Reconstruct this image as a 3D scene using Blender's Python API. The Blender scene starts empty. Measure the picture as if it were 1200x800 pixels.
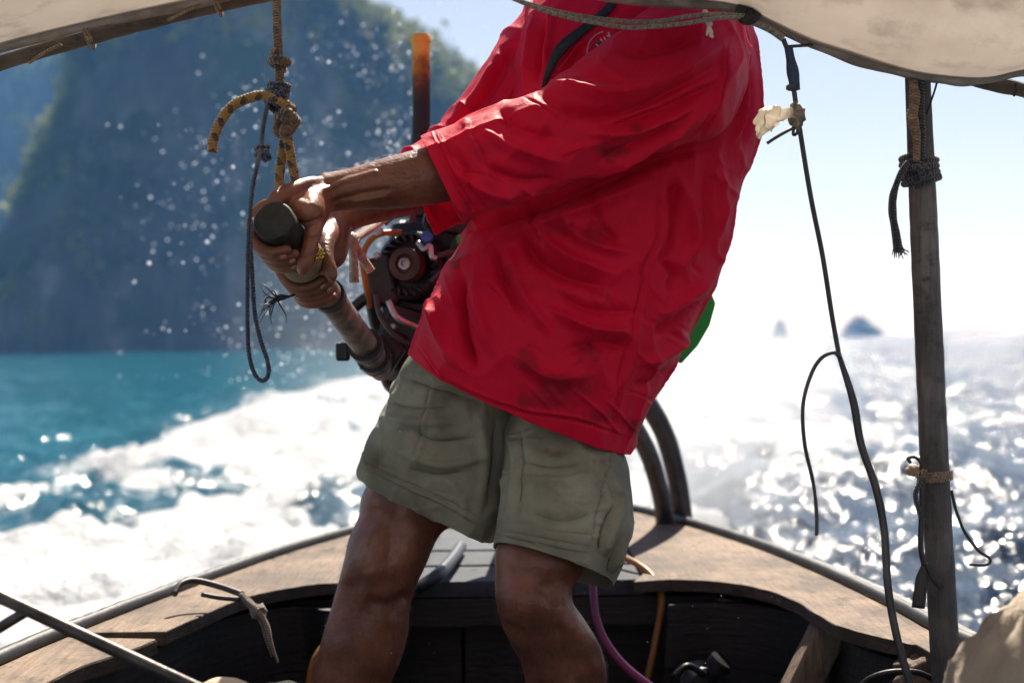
import bpy, bmesh, math, random
import numpy as np
from mathutils import Vector, Matrix, noise as mnoise

random.seed(7); rng = np.random.default_rng(7)
sc = bpy.context.scene
col = sc.collection
R = math.radians

# ------------------------------------------------------------------ camera
FPX, H = 1667.0, 1.0                 # focal length in photo pixels, eye height above the water
PITCH, ROLL = 5 / FPX, 0.0125
CL = Vector((0, 0, H))
FW = Vector((0, math.cos(PITCH), -math.sin(PITCH)))
_r0 = Vector((1, 0, 0)); _u0 = _r0.cross(FW)
RT = _r0 * math.cos(ROLL) - _u0 * math.sin(ROLL)
UP = _u0 * math.cos(ROLL) + _r0 * math.sin(ROLL)
cam = bpy.data.cameras.new('camera'); cam_o = bpy.data.objects.new('camera', cam); col.objects.link(cam_o)
cam.sensor_width = 36; cam.lens = 36 * FPX / 1200; cam.clip_start = 0.05; cam.clip_end = 30000
m = Matrix((RT, UP, -FW)).transposed().to_4x4(); m.translation = CL
cam_o.matrix_world = m
cam.dof.use_dof = True; cam.dof.focus_distance = 1.98; cam.dof.aperture_fstop = 3.7; cam.dof.aperture_blades = 0
sc.camera = cam_o

# ------------------------------------------------------------------ sky, sun, exposure
SUN_AZ, SUN_EL = R(9), R(50)
w = bpy.data.worlds.new('World'); sc.world = w; w.use_nodes = True
nt = w.node_tree; bg = nt.nodes['Background']
sky = nt.nodes.new('ShaderNodeTexSky'); sky.sky_type = 'NISHITA'; sky.sun_disc = False
sky.sun_elevation = SUN_EL; sky.sun_rotation = SUN_AZ; sky.air_density = 1.0; sky.dust_density = 0.3; sky.ozone_density = 2.0
wb = nt.nodes.new('ShaderNodeMix'); wb.data_type = 'RGBA'; wb.blend_type = 'MULTIPLY'; wb.inputs[0].default_value = 1; wb.inputs[7].default_value = (1.10, 0.93, 0.98, 1)   # warm white balance
nt.links.new(sky.outputs[0], wb.inputs[6]); hs = nt.nodes.new('ShaderNodeHueSaturation'); hs.inputs['Saturation'].default_value = 0.7
nt.links.new(wb.outputs[2], hs.inputs['Color']); nt.links.new(hs.outputs[0], bg.inputs[0]); bg.inputs[1].default_value = 0.050
sd = bpy.data.lights.new('sun', 'SUN'); sd.energy = 5.0; sd.angle = R(0.55); sd.color = (1, 0.93, 0.83)
so = bpy.data.objects.new('sun', sd); col.objects.link(so)
SDIR = Vector((math.sin(SUN_AZ) * math.cos(SUN_EL), math.cos(SUN_AZ) * math.cos(SUN_EL), math.sin(SUN_EL)))
so.rotation_euler = SDIR.to_track_quat('Z', 'Y').to_euler(); so.location = SDIR * 60
sc.view_settings.view_transform = 'Standard'; sc.view_settings.look = 'None'
sc.view_settings.gamma = 1.0; sc.view_settings.use_curve_mapping = False
sc.view_settings.exposure = 1.12
cy = sc.cycles
cy.use_denoising = True; cy.max_bounces = 8; cy.volume_bounces = 1; cy.transparent_max_bounces = 12
cy.sample_clamp_indirect = 6.0; cy.caustics_reflective = False; cy.caustics_refractive = False
cy.use_adaptive_sampling = True; cy.adaptive_threshold = 0.015

# ------------------------------------------------------------------ helpers
def P(px, py, d):
    """photo pixel + distance along the view axis -> point"""
    return CL + FW * d + RT * ((px - 600) / FPX * d) + UP * ((400 - py) / FPX * d)
def G(px, py, z):
    """photo pixel -> point on the level plane z"""
    v = FW + RT * ((px - 600) / FPX) + UP * ((400 - py) / FPX)
    return CL + v * ((z - H) / v.z)
def proj(co):
    """(n,3) points -> photo pixels and depth"""
    q = co - np.array(CL); d = q @ np.array(FW)
    return 600 + (q @ np.array(RT)) / d * FPX, 400 - (q @ np.array(UP)) / d * FPX, d

def tag(o, label=None, cat=None, group=None, kind=None):
    if label: o['label'] = label
    if cat: o['category'] = cat
    if group: o['group'] = group
    if kind: o['kind'] = kind
    return o
def empty(name, loc, label, cat, group=None):
    o = bpy.data.objects.new(name, None); col.objects.link(o); o.location = loc; o.empty_display_size = 0.05
    return tag(o, label, cat, group)
def obj(name, verts, faces, mat, parent=None, smooth=True, uvs=None):
    me = bpy.data.meshes.new(name)
    me.from_pydata([tuple(v) for v in verts], [], [tuple(f) for f in faces]); me.update()
    if smooth: me.polygons.foreach_set('use_smooth', [True] * len(me.polygons))
    if uvs is not None:
        l = me.uv_layers.new(name='UVMap'); vi = np.zeros(len(me.loops), int); me.loops.foreach_get('vertex_index', vi)
        l.data.foreach_set('uv', np.asarray(uvs, float)[vi].ravel())
    return link(name, me, mat, parent)
def link(name, me, mat, parent=None):
    o = bpy.data.objects.new(name, me); col.objects.link(o)
    if mat: me.materials.append(mat)
    if parent:
        o.parent = parent; o.matrix_parent_inverse = Matrix.Translation(-parent_world(parent))
    return o
def parent_world(p):
    return Vector(p.location) if p.type == 'EMPTY' else Vector((0, 0, 0))
def bevel(o, wd=0.004, seg=2):
    b = o.modifiers.new('bevel', 'BEVEL'); b.width = wd; b.segments = seg; b.limit_method = 'ANGLE'; return o

def catmull(pts, n):
    p = np.asarray(pts, float)
    if len(p) == 2:
        t = np.linspace(0, 1, n)[:, None]; return p[0] * (1 - t) + p[1] * t
    p = np.vstack([2 * p[0] - p[1], p, 2 * p[-1] - p[-2]])
    k = len(p) - 3; u = np.linspace(0, k - 1e-9, n); i = u.astype(int); t = (u - i)[:, None]
    a, b, c, d = p[i], p[i + 1], p[i + 2], p[i + 3]
    return 0.5 * (2 * b + (c - a) * t + (2 * a - 5 * b + 4 * c - d) * t ** 2 + (3 * b - a - 3 * c + d) * t ** 3)
def frames(c):
    t = np.gradient(c, axis=0); t /= np.linalg.norm(t, axis=1)[:, None] + 1e-12
    n = np.zeros_like(c); a = np.array([0, 0, 1.0]) if abs(t[0][2]) < 0.9 else np.array([1.0, 0, 0])
    x = a - t[0] * (a @ t[0]); n[0] = x / np.linalg.norm(x)
    for i in range(1, len(c)):
        x = n[i - 1] - t[i] * (n[i - 1] @ t[i]); n[i] = x / (np.linalg.norm(x) + 1e-12)
    return t, n, np.cross(t, n)
def tube_geo(pts, r, seg=10, n=None, flat=1.0, cap=True, rough=0.0):
    pts = np.array([tuple(p) for p in pts], float)
    n = n or max(2, 8 * (len(pts) - 1))
    c = catmull(pts, n) if n > 2 else pts
    rr = np.full(len(c), float(r)) if np.isscalar(r) else catmull(np.asarray(r, float)[:, None].repeat(3, 1), len(c))[:, 0]
    t, u, v = frames(c)
    if rough: rr = rr * (1 + rough * np.array([mnoise.noise(Vector(q) * 45) for q in c]))
    a = np.linspace(0, 2 * math.pi, seg, endpoint=False)
    V = c[:, None, :] + rr[:, None, None] * (np.cos(a)[None, :, None] * u[:, None, :] + flat * np.sin(a)[None, :, None] * v[:, None, :])
    V = V.reshape(-1, 3); k = len(c)
    L = np.concatenate([[0], np.cumsum(np.linalg.norm(np.diff(c, axis=0), axis=1))])
    uv = np.stack([np.tile(np.arange(seg) / seg, k), np.repeat(L, seg)], 1)
    F = [(i * seg + j, i * seg + (j + 1) % seg, (i + 1) * seg + (j + 1) % seg, (i + 1) * seg + j) for i in range(k - 1) for j in range(seg)]
    if cap: F += [tuple(range(seg - 1, -1, -1)), tuple((k - 1) * seg + j for j in range(seg))]
    return V, F, uv
def join_geo(gs):
    V, F, U, o = [], [], [], 0
    for v, f, u in gs:
        V.append(v); U.append(u); F += [tuple(i + o for i in q) for q in f]; o += len(v)
    return np.vstack(V), F, np.vstack(U)
def tube(name, pts, r, mat, parent=None, **k):
    V, F, U = tube_geo(pts, r, **k); return obj(name, V, F, mat, parent, True, U)
def box(name, c, s, mat, parent=None, rot=None, bev=0.004):
    x, y, z = (q / 2 for q in s)
    V = [Vector((a, b, d)) for a in (-x, x) for b in (-y, y) for d in (-z, z)]
    M = rot or Matrix.Identity(3); V = [M @ v + Vector(c) for v in V]
    F = [(0, 1, 3, 2), (4, 6, 7, 5), (0, 4, 5, 1), (2, 3, 7, 6), (0, 2, 6, 4), (1, 5, 7, 3)]
    o = obj(name, V, F, mat, parent, False)
    if bev: bevel(o, bev)
    return o
def prism(name, top, thick, mat, parent=None, bev=0.003):
    """plank from a top outline (list of points), thick downwards"""
    n = len(top); V = [Vector(t) for t in top] + [Vector(t) - Vector((0, 0, thick)) for t in top]
    F = [tuple(range(n)), tuple(range(2 * n - 1, n - 1, -1))] + [(i, n + i, n + (i + 1) % n, (i + 1) % n) for i in range(n)]
    o = obj(name, V, F, mat, parent, False)
    bm = bmesh.new(); bm.from_mesh(o.data); bmesh.ops.recalc_face_normals(bm, faces=bm.faces); bm.to_mesh(o.data); bm.free()
    if bev: bevel(o, bev)
    return o
def lathe_geo(p, axis, prof, seg=32):
    """prof: list of (along, radius)"""
    axis = Vector(axis).normalized(); a = axis.orthogonal().normalized(); b = axis.cross(a)
    V = [Vector(p) + axis * h + (a * math.cos(t) + b * math.sin(t)) * r for h, r in prof for t in [2 * math.pi * i / seg for i in range(seg)]]
    k = len(prof)
    F = [(i * seg + j, i * seg + (j + 1) % seg, (i + 1) * seg + (j + 1) % seg, (i + 1) * seg + j) for i in range(k - 1) for j in range(seg)]
    F += [tuple(range(seg - 1, -1, -1)), tuple((k - 1) * seg + j for j in range(seg))]
    V = np.array([tuple(v) for v in V])
    return V, F, np.zeros((len(V), 2))
def lathe(name, p, axis, prof, mat, parent=None, seg=32):
    V, F, U = lathe_geo(p, axis, prof, seg); o = obj(name, V, F, mat, parent)
    e = o.modifiers.new('es', 'EDGE_SPLIT'); e.split_angle = R(40); return o

# ------------------------------------------------------------------ materials
class NT:
    def __init__(s, name):
        s.m = bpy.data.materials.new(name); s.m.use_nodes = True; s.t = s.m.node_tree; s.N = s.t.nodes; s.L = s.t.links
        s.b = s.N['Principled BSDF']; s.out = s.N['Material Output']
    def n(s, typ, **k):
        q = s.N.new('ShaderNode' + typ)
        for a, v in k.items():
            if a in q.inputs.keys() if isinstance(a, str) else False: q.inputs[a].default_value = v
            else: setattr(q, a, v)
        return q
    def l(s, a, b): s.L.new(a, b)
    def coord(s, what='Object', scale=(1, 1, 1)):
        c = s.n('TexCoord'); mp = s.n('Mapping'); mp.inputs['Scale'].default_value = scale; s.l(c.outputs[what], mp.inputs[0]); return mp.outputs[0]
    def noise(s, vec, scale, detail=4, rough=0.6, dist=0.0):
        q = s.n('TexNoise'); q.inputs['Scale'].default_value = scale; q.inputs['Detail'].default_value = detail
        q.inputs['Roughness'].default_value = rough; q.inputs['Distortion'].default_value = dist; s.l(vec, q.inputs['Vector']); return q.outputs['Fac']
    def ramp(s, fac, stops):
        q = s.n('ValToRGB'); e = q.color_ramp.elements
        while len(e) < len(stops): e.new(0.5)
        for x, (p, c) in zip(e, stops): x.position = p; x.color = (*c, 1) if len(c) == 3 else c
        s.l(fac, q.inputs[0]); return q.outputs[0]
    def math(s, op, a, b=None, clamp=False):
        q = s.n('Math', operation=op, use_clamp=clamp)
        for i, x in enumerate((a, b)):
            if x is None: continue
            if isinstance(x, (int, float)): q.inputs[i].default_value = x
            else: s.l(x, q.inputs[i])
        return q.outputs[0]
    def mix(s, f, a, b):
        q = s.n('Mix', data_type='RGBA')
        for i, x in ((0, f), (6, a), (7, b)):
            if isinstance(x, (int, float)): q.inputs[i].default_value = x
            elif isinstance(x, tuple): q.inputs[i].default_value = (*x, 1)
            else: s.l(x, q.inputs[i])
        return q.outputs[2]
    def bump(s, h, strength=0.3, dist=0.01):
        q = s.n('Bump'); q.inputs['Strength'].default_value = strength; q.inputs['Distance'].default_value = dist
        s.l(h, q.inputs['Height']); s.l(q.outputs[0], s.b.inputs['Normal']); return q
    def attr(s, name): return s.n('Attribute', attribute_name=name).outputs['Fac']
    def col(s, c):
        if isinstance(c, tuple): s.b.inputs['Base Color'].default_value = (*c, 1)
        else: s.l(c, s.b.inputs['Base Color'])
    def set(s, **k):
        for a, v in k.items(): s.b.inputs[a.replace('_', ' ')].default_value = v
    def translucent(s, fac, color, normal=None):
        t = s.n('BsdfTranslucent'); mx = s.n('MixShader'); mx.inputs[0].default_value = fac
        if isinstance(color, tuple): t.inputs[0].default_value = (*color, 1)
        else: s.l(color, t.inputs[0])
        s.l(s.b.outputs[0], mx.inputs[1]); s.l(t.outputs[0], mx.inputs[2]); s.l(mx.outputs[0], s.out.inputs[0])

def simple(name, c1, c2, scale=20, rough=0.6, metal=0.0, bump=0.3, dist=0.003, spread=(0.35, 0.65), detail=5, stretch=(1, 1, 1), spec=0.5):
    q = NT(name); v = q.coord('Object', stretch); f = q.noise(v, scale, detail)
    q.col(q.ramp(f, [(spread[0], c1), (spread[1], c2)])); q.set(Roughness=rough, Metallic=metal); q.b.inputs['Specular IOR Level'].default_value = spec
    f2 = q.noise(v, scale * 4, 4)
    if bump: q.bump(f2, bump, dist)
    return q.m
def wood(name, c1, c2, stain, stretch, rough=0.75):
    q = NT(name); v = q.coord('Object', stretch); f = q.noise(v, 9, 6, 0.65, 0.4); g = q.noise(q.coord('Object'), 5, 5, 0.65)
    base = q.ramp(f, [(0.3, c1), (0.62, c2)]); s = q.ramp(g, [(0.42, (0, 0, 0)), (0.62, (1, 1, 1))])
    sm = q.n('RGBToBW'); q.l(s, sm.inputs[0]); base = q.mix(q.math('MULTIPLY', sm.outputs[0], 0.7), base, stain)
    sc2 = q.math('MULTIPLY', q.math('SUBTRACT', q.noise(q.coord('Object', (1, .6, 1)), 26, 6, .75), .53), 7.0, True); base = q.mix(q.math('MULTIPLY', sc2, .85), base, tuple(x * .6 for x in stain))
    sc3 = q.math('MULTIPLY', q.math('SUBTRACT', q.noise(q.coord('Object'), 3.2, 4, .6), .47), 4.0, True); base = q.mix(q.math('MULTIPLY', sc3, .65), base, stain)
    q.col(base); q.set(Roughness=rough); h = q.math('ADD', f, q.math('MULTIPLY', q.noise(q.coord('Object'), 60, 4), 0.5)); q.bump(h, 0.8, 0.006); return q.m
def rope_mat(name, c1, c2, per=0.03, c3=None, strands=26, rough=0.85):
    """braid pattern from tube UVs: u around, v metres along"""
    q = NT(name); c = q.n('TexCoord'); sp = q.n('SeparateXYZ'); q.l(c.outputs['UV'], sp.inputs[0]); u, v = sp.outputs[0], sp.outputs[1]
    a = q.math('FRACT', q.math('ADD', q.math('MULTIPLY', v, 1 / per), q.math('MULTIPLY', u, 2)))
    b = q.math('FRACT', q.math('SUBTRACT', q.math('MULTIPLY', v, 1 / per), q.math('MULTIPLY', u, 1)))
    f = q.math('MULTIPLY', q.math('LESS_THAN', a, 0.5), q.math('LESS_THAN', b, 0.6))
    n = q.noise(q.coord('Object'), 90, 4); cc = q.mix(f, c1, c2); dk = tuple(x * 0.45 for x in c1)
    q.col(q.mix(q.ramp(n, [(0.4, (0, 0, 0)), (0.75, (0.8, 0.8, 0.8))]), cc, c3 or dk)); q.set(Roughness=rough)
    h = q.math('ADD', q.math('SINE', q.math('ADD', q.math('MULTIPLY', v, 1500), q.math('MULTIPLY', u, 6.283 * 2))), q.math('SINE', q.math('SUBTRACT', q.math('MULTIPLY', v, 1500), q.math('MULTIPLY', u, 6.283 * 2))))
    q.bump(h, 0.6, 0.0012); q.b.inputs['Sheen Weight'].default_value = 0.4; return q.m

# ================================================================== the setting: water
def fbm(x, y, seed, oct=5, lac=2.0, gain=0.5):
    """cheap vectorised value noise in -1..1"""
    out = np.zeros_like(x); amp, tot = 1.0, 0.0
    for o in range(oct):
        xi, yi = np.floor(x), np.floor(y); fx, fy = x - xi, y - yi
        fx = fx * fx * (3 - 2 * fx); fy = fy * fy * (3 - 2 * fy)
        def h(a, b):
            q = np.sin(a * 127.1 + b * 311.7 + seed * 17.3 + o * 9.1) * 43758.5453; return (q - np.floor(q)) * 2 - 1
        out += amp * ((h(xi, yi) * (1 - fx) + h(xi + 1, yi) * fx) * (1 - fy) + (h(xi, yi + 1) * (1 - fx) + h(xi + 1, yi + 1) * fx) * fy)
        tot += amp; amp *= gain; x = x * lac + 3.7; y = y * lac + 1.3
    return out / tot * 1.6
def sstep(a, b, x):
    t = np.clip((x - a) / (b - a), 0, 1); return t * t * (3 - 2 * t)

def wake_mask(X, Y):
    """white water spreading from the stern"""
    wl = np.interp(Y, [0, 4, 8, 12, 20, 32, 60, 140], [-2.6, -3.4, -4.0, -4.2, -3.7, -3.0, -2.0, 3.0])
    wr = np.interp(Y, [0, 4, 8, 12, 20, 32, 60, 140], [1.3, 1.7, 2.4, 3.2, 4.2, 6.0, 9.0, 14.0])
    n = fbm(X * 0.55, Y * 0.28, 3, 4)
    wob = 0.9 * n
    a = sstep(-0.8, 0.7, X - wl + wob) * sstep(-1.0, 1.2, wr - X + wob)
    return a
def water():
    ys = np.concatenate([np.linspace(-60, 0.4, 24), np.geomspace(0.6, 9000, 560)])
    ang = np.tan(np.linspace(R(-62), R(62), 520))
    ang = np.sign(ang) * np.abs(ang) ** 1.35
    YY = np.repeat(ys[:, None], len(ang), 1)
    XX = ang[None, :] * (np.maximum(YY, 0) + 5)
    dist = np.maximum(np.hypot(XX, YY), 1)
    Z = np.zeros_like(XX)
    for lam, amp in ((0.35, .010), (0.55, .016), (0.9, .022), (1.5, .030), (2.6, .040), (4.5, .05), (9, .06), (20, .08)):
        for k in range(4):
            th = rng.uniform(0, 2 * math.pi); kx, ky = 2 * math.pi / lam * math.cos(th), 2 * math.pi / lam * math.sin(th)
            ph = rng.uniform(0, 7)
            wv = np.sin(kx * XX + ky * YY + ph + 0.8 * np.sin(0.31 * kx * YY - 0.27 * ky * XX + ph * 2))
            Z += 0.65 * amp * wv * np.clip(lam / (dist * 0.035) - 0.6, 0, 1)
    near_boat = sstep(0.2, 1.2, np.maximum(np.abs(XX) - 0.9, YY - 4.2))
    W = wake_mask(XX, YY)
    n1 = fbm(XX * 1.1, YY * 0.55, 11, 5); n2 = fbm(XX * 0.35, YY * 0.11, 5, 4)
    gaps = sstep(0.13, 0.45, n1 * 0.7 + n2 * 0.7 + 0.25 * fbm(XX * 2.6, YY * 0.9, 31, 4))            # dark slicks between the foam
    right = sstep(1.0, 2.8, XX - 0.09 * YY)                      # the foam thins out to the right of the wake
    foam = W * (1 - gaps * 0.95) * (1 - 0.55 * right * sstep(-0.1, 0.4, n2 + n1 * 0.5))
    lump = np.abs(fbm(XX * 2.2, YY * 2.2, 21, 4))
    Z *= 0.45 + 0.55 * sstep(-7, -2, XX)
    Z = Z * (0.35 + 0.65 * near_boat) + foam * near_boat * (0.11 * lump + 0.05 * np.abs(fbm(XX * 7, YY * 7, 22, 3)) + 0.10 * np.abs(fbm(XX * 1.2, YY * 2.4, 27, 3)) + 0.02) * np.clip(14 / dist, 0.2, 1)
    Z *= np.where(YY < 0.5, 0.3, 1)
    Z -= 0.02
    V = np.stack([XX, YY, Z], -1).reshape(-1, 3); nc = len(ang)
    idx = np.arange(len(ys) * nc).reshape(len(ys), nc)
    F = np.stack([idx[:-1, :-1], idx[:-1, 1:], idx[1:, 1:], idx[1:, :-1]], -1).reshape(-1, 4)
    me = bpy.data.meshes.new('water'); me.vertices.add(len(V)); me.vertices.foreach_set('co', V.ravel())
    me.loops.add(F.size); me.loops.foreach_set('vertex_index', F.ravel())
    me.polygons.add(len(F)); me.polygons.foreach_set('loop_start', np.arange(0, F.size, 4)); me.polygons.foreach_set('loop_total', np.full(len(F), 4))
    me.polygons.foreach_set('use_smooth', [True] * len(F)); me.update(); me.validate()
    at = me.attributes.new('foam', 'FLOAT', 'POINT'); at.data.foreach_set('value', foam.ravel().astype(np.float32))
    q = NT('sea_water'); v = q.coord('Object'); vs = q.coord('Object', (1, 0.7, 1))
    f = q.attr('foam'); nf = q.noise(vs, 5.0, 6, 0.7); n3 = q.noise(vs, 1.3, 5, 0.6)
    fm = q.math('ADD', q.math('MULTIPLY', f, 1.5), q.math('ADD', q.math('MULTIPLY', nf, 1.4), q.math('MULTIPLY', n3, 0.8)))
    fm = q.math('ADD', fm, q.math('MULTIPLY', q.noise(q.coord('Object', (1, 0.5, 1)), 17, 5, 0.7), 1.0))
    fm = q.math('MULTIPLY', q.math('SUBTRACT', fm, 2.25), 2.0, True)
    fm = q.math('MULTIPLY', fm, q.math('MULTIPLY', f, 4.0, True))
    q.set(Roughness=0.10, IOR=1.33); q.b.inputs['Specular IOR Level'].default_value = 0.5
    sx = q.n('SeparateXYZ'); q.l(v, sx.inputs[0]); grey_right = q.n('MapRange', interpolation_type='SMOOTHSTEP'); q.l(sx.outputs[0], grey_right.inputs[0])     # water colour turns greyer from the wake to the right
    for i_, x_ in enumerate((-5.0, 1.0, 0.0, 1.0)): grey_right.inputs[i_ + 1].default_value = x_
    wc = q.ramp(q.noise(v, 0.15, 3), [(0.3, (0.004, 0.085, 0.130)), (0.7, (0.008, 0.12, 0.165))])
    q.col(q.mix(grey_right.outputs[0], wc, (0.040, 0.060, 0.088)))
    acc = None
    for sc_, k in ((1.1, 0.7), (4.2, 1.4), (16.0, 1.9), (42.0, 1.6)):
        t_ = q.n('TexNoise'); t_.inputs['Scale'].default_value = sc_; t_.inputs['Detail'].default_value = 2.5; q.l(vs, t_.inputs['Vector'])
        s1 = q.n('VectorMath', operation='SUBTRACT'); q.l(t_.outputs['Color'], s1.inputs[0]); s1.inputs[1].default_value = (.5, .5, .5)
        s2 = q.n('VectorMath', operation='MULTIPLY'); q.l(s1.outputs[0], s2.inputs[0]); s2.inputs[1].default_value = (k, k, 0)
        if acc is None: acc = s2.outputs[0]
        else:
            s3 = q.n('VectorMath', operation='ADD'); q.l(acc, s3.inputs[0]); q.l(s2.outputs[0], s3.inputs[1]); acc = s3.outputs[0]
    spx = q.n('SeparateXYZ'); q.l(v, spx.inputs[0]); lee = q.n('MapRange', interpolation_type='SMOOTHSTEP'); q.l(spx.outputs[0], lee.inputs[0])     # calmer water in the lee of the cliff
    for i_, x_ in enumerate((-7.0, -2.0, 0.42, 1.0)): lee.inputs[i_ + 1].default_value = x_
    s6 = q.n('VectorMath', operation='SCALE'); q.l(acc, s6.inputs[0]); q.l(lee.outputs[0], s6.inputs['Scale']); acc = s6.outputs[0]
    ge = q.n('NewGeometry'); s4 = q.n('VectorMath', operation='ADD'); q.l(ge.outputs['Normal'], s4.inputs[0]); q.l(acc, s4.inputs[1])
    s5 = q.n('VectorMath', operation='NORMALIZE'); q.l(s4.outputs[0], s5.inputs[0]); q.l(s5.outputs[0], q.b.inputs['Normal'])
    fd = q.n('BsdfDiffuse'); fd.inputs[0].default_value = (0.70, 0.71, 0.72, 1)
    ft = q.n('BsdfTranslucent'); ft.inputs[0].default_value = (0.6, 0.66, 0.68, 1)
    bp = q.n('Bump'); bp.inputs['Strength'].default_value = 0.8; bp.inputs['Distance'].default_value = 0.14; q.l(nf, bp.inputs['Height']); q.l(bp.outputs[0], fd.inputs['Normal'])
    m1 = q.n('MixShader'); m1.inputs[0].default_value = 0.2; q.l(fd.outputs[0], m1.inputs[1]); q.l(ft.outputs[0], m1.inputs[2])
    m2 = q.n('MixShader'); q.l(fm, m2.inputs[0]); q.l(q.b.outputs[0], m2.inputs[1]); q.l(m1.outputs[0], m2.inputs[2]); q.l(m2.outputs[0], q.out.inputs[0])
    o = link('water', me, q.m); tag(o, kind='structure')
water()

# ================================================================== karst cliffs and islands
q = NT('karst_rock'); v = q.coord('Object', (1, 1, 0.35)); n = q.noise(v, 0.16, 7, 0.65); n2 = q.noise(q.coord('Object'), 0.06, 5, 0.6)
rock = q.ramp(n, [(0.35, (0.03, 0.032, 0.03)), (0.55, (0.09, 0.088, 0.08)), (0.7, (0.18, 0.17, 0.145))])
n4 = q.noise(q.coord('Object', (1, 1, .22)), 0.05, 4, .6); rock = q.mix(q.math('MULTIPLY', q.math('SUBTRACT', n4, .5), 7.0, True), rock, (0.42, 0.40, 0.35))
q.col(q.mix(q.ramp(n2, [(0.50, (0, 0, 0)), (0.60, (1, 1, 1))]), rock, (0.035, 0.06, 0.022))); q.set(Roughness=0.95); q.bump(n, 0.8, 2.0); M_ROCK = q.m
q = NT('cliff_leaves'); n = q.noise(q.coord('Object'), 0.25, 4); lc = q.ramp(q.noise(q.coord('Object'), 0.045, 3), [(0.42, (0.03, 0.055, 0.015)), (0.50, (0.10, 0.12, 0.03)), (0.57, (0.55, 0.52, 0.14))])  # yellow-green patches put sunlit foliage into the leaf colour
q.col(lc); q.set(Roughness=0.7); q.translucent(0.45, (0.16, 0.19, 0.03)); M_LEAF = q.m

def tower(name, sections, depth, thick, seed, nz=110, na=150):
    """cliff from a silhouette: sections = (height, left x, right x)"""
    s = np.array(sections, float); hz = np.linspace(s[0, 0], s[-1, 0], nz)
    L = np.interp(hz, s[:, 0], s[:, 1]); Rr = np.interp(hz, s[:, 0], s[:, 2]); top = s[-1, 0]
    a = np.linspace(0, 2 * math.pi, na, endpoint=False); V = []
    for i, z in enumerate(hz):
        c = (L[i] + Rr[i]) / 2; u = (Rr[i] - L[i]) / 2; t = thick * (1 - 0.55 * (max(z, 0) / top) ** 2) * min(1, u / 12 + 0.15)
        for q_ in a:
            x, y = math.cos(q_), math.sin(q_)
            p = Vector((c + u * math.copysign(abs(x) ** 0.8, x), depth + t * math.copysign(abs(y) ** 0.8, y), z))
            k = 6.0 * mnoise.fractal(Vector((p.x * .035, p.y * .035, p.z * .02 + seed)), 1, 2, 3) + 2.2 * mnoise.fractal(Vector((p.x * .13, p.y * .13, p.z * .05 + seed)), 1, 2, 4) + 0.8 * mnoise.noise(Vector((p.x * .5, p.y * .5, p.z * .3)))
            k *= min(1, u / 10)
            V.append(p + Vector((x * k, y * k, 0.5 * k if z > 4 else 0)))
    F = [(i * na + j, i * na + (j + 1) % na, (i + 1) * na + (j + 1) % na, (i + 1) * na + j) for i in range(nz - 1) for j in range(na)]
    F.append(tuple((nz - 1) * na + j for j in range(na)))
    o = obj(name, V, F, M_ROCK); tag(o, kind='structure'); return o, V
D1 = 170.0; PX = D1 / FPX
def sil(rows, d):   # (photo y, left px, right px) -> (height, x, x)
    return [(max(-3, H + (399 - y) * d / FPX) if y < 405 else -3, (l - 600) * d / FPX, (r - 600) * d / FPX) for y, l, r in rows]
c1, V1 = tower('cliff', sil([(406, -40, 660), (396, -30, 655), (330, 12, 630), (290, 38, 610), (230, 72, 585), (180, 95, 560), (110, 118, 522), (70, 130, 496), (40, 140, 472), (0, 156, 432), (-60, 180, 400), (-140, 215, 372), (-230, 270, 330)], D1 + 22), D1 + 22, 24, 1.7)
D2 = 330.0
c2, V2 = tower('cliff', sil([(406, -620, 260), (396, -600, 250), (300, -560, 235), (200, -540, 215), (120, -500, 190), (75, -440, 160), (55, -330, 130), (30, -260, 60), (-10, -210, -20), (-60, -160, -90)], D2 + 30), D2 + 30, 34, 8.3)

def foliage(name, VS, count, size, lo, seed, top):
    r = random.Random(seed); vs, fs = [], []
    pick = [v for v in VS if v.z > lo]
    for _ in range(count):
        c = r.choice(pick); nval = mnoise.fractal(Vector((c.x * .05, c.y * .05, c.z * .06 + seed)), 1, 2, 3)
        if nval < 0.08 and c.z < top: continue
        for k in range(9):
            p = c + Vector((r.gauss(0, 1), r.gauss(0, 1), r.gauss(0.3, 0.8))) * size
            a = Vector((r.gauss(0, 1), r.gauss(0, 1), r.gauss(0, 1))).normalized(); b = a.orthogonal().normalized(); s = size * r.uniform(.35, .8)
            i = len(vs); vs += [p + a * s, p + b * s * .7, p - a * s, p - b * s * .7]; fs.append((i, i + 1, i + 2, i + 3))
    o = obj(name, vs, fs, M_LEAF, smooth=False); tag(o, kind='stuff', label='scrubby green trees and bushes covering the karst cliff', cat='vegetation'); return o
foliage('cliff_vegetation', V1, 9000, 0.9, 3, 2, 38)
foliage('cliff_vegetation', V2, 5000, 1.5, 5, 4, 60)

def islet(cx, top_y, base_w, d, seed, shape):
    V, F = [], []; na, nz = 60, 24
    for i in range(nz):
        t = i / (nz - 1); z = -1 + t * (H + (389 - top_y) * d / FPX + 1)
        u = base_w / 2 * d / FPX * np.interp(t, *shape)
        for j in range(na):
            a = 2 * math.pi * j / na; k = 1 + 0.5 * mnoise.fractal(Vector((math.cos(a) * 1.5, math.sin(a) * 1.5, t * 3 + seed)), 1, 2, 4)
            V.append(Vector(((cx - 600) * d / FPX + u * k * math.cos(a), d + u * k * math.sin(a), z)))
    F = [(i * na + j, i * na + (j + 1) % na, (i + 1) * na + (j + 1) % na, (i + 1) * na + j) for i in range(nz - 1) for j in range(na)]
    F.append(tuple((nz - 1) * na + j for j in range(na)))
    tag(obj('island', V, F, M_ROCK), kind='structure')
islet(1007, 369, 42, 480, 3.3, ([0, .25, .5, .75, .9, 1], [1, .98, .85, .6, .4, .22]))
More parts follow.
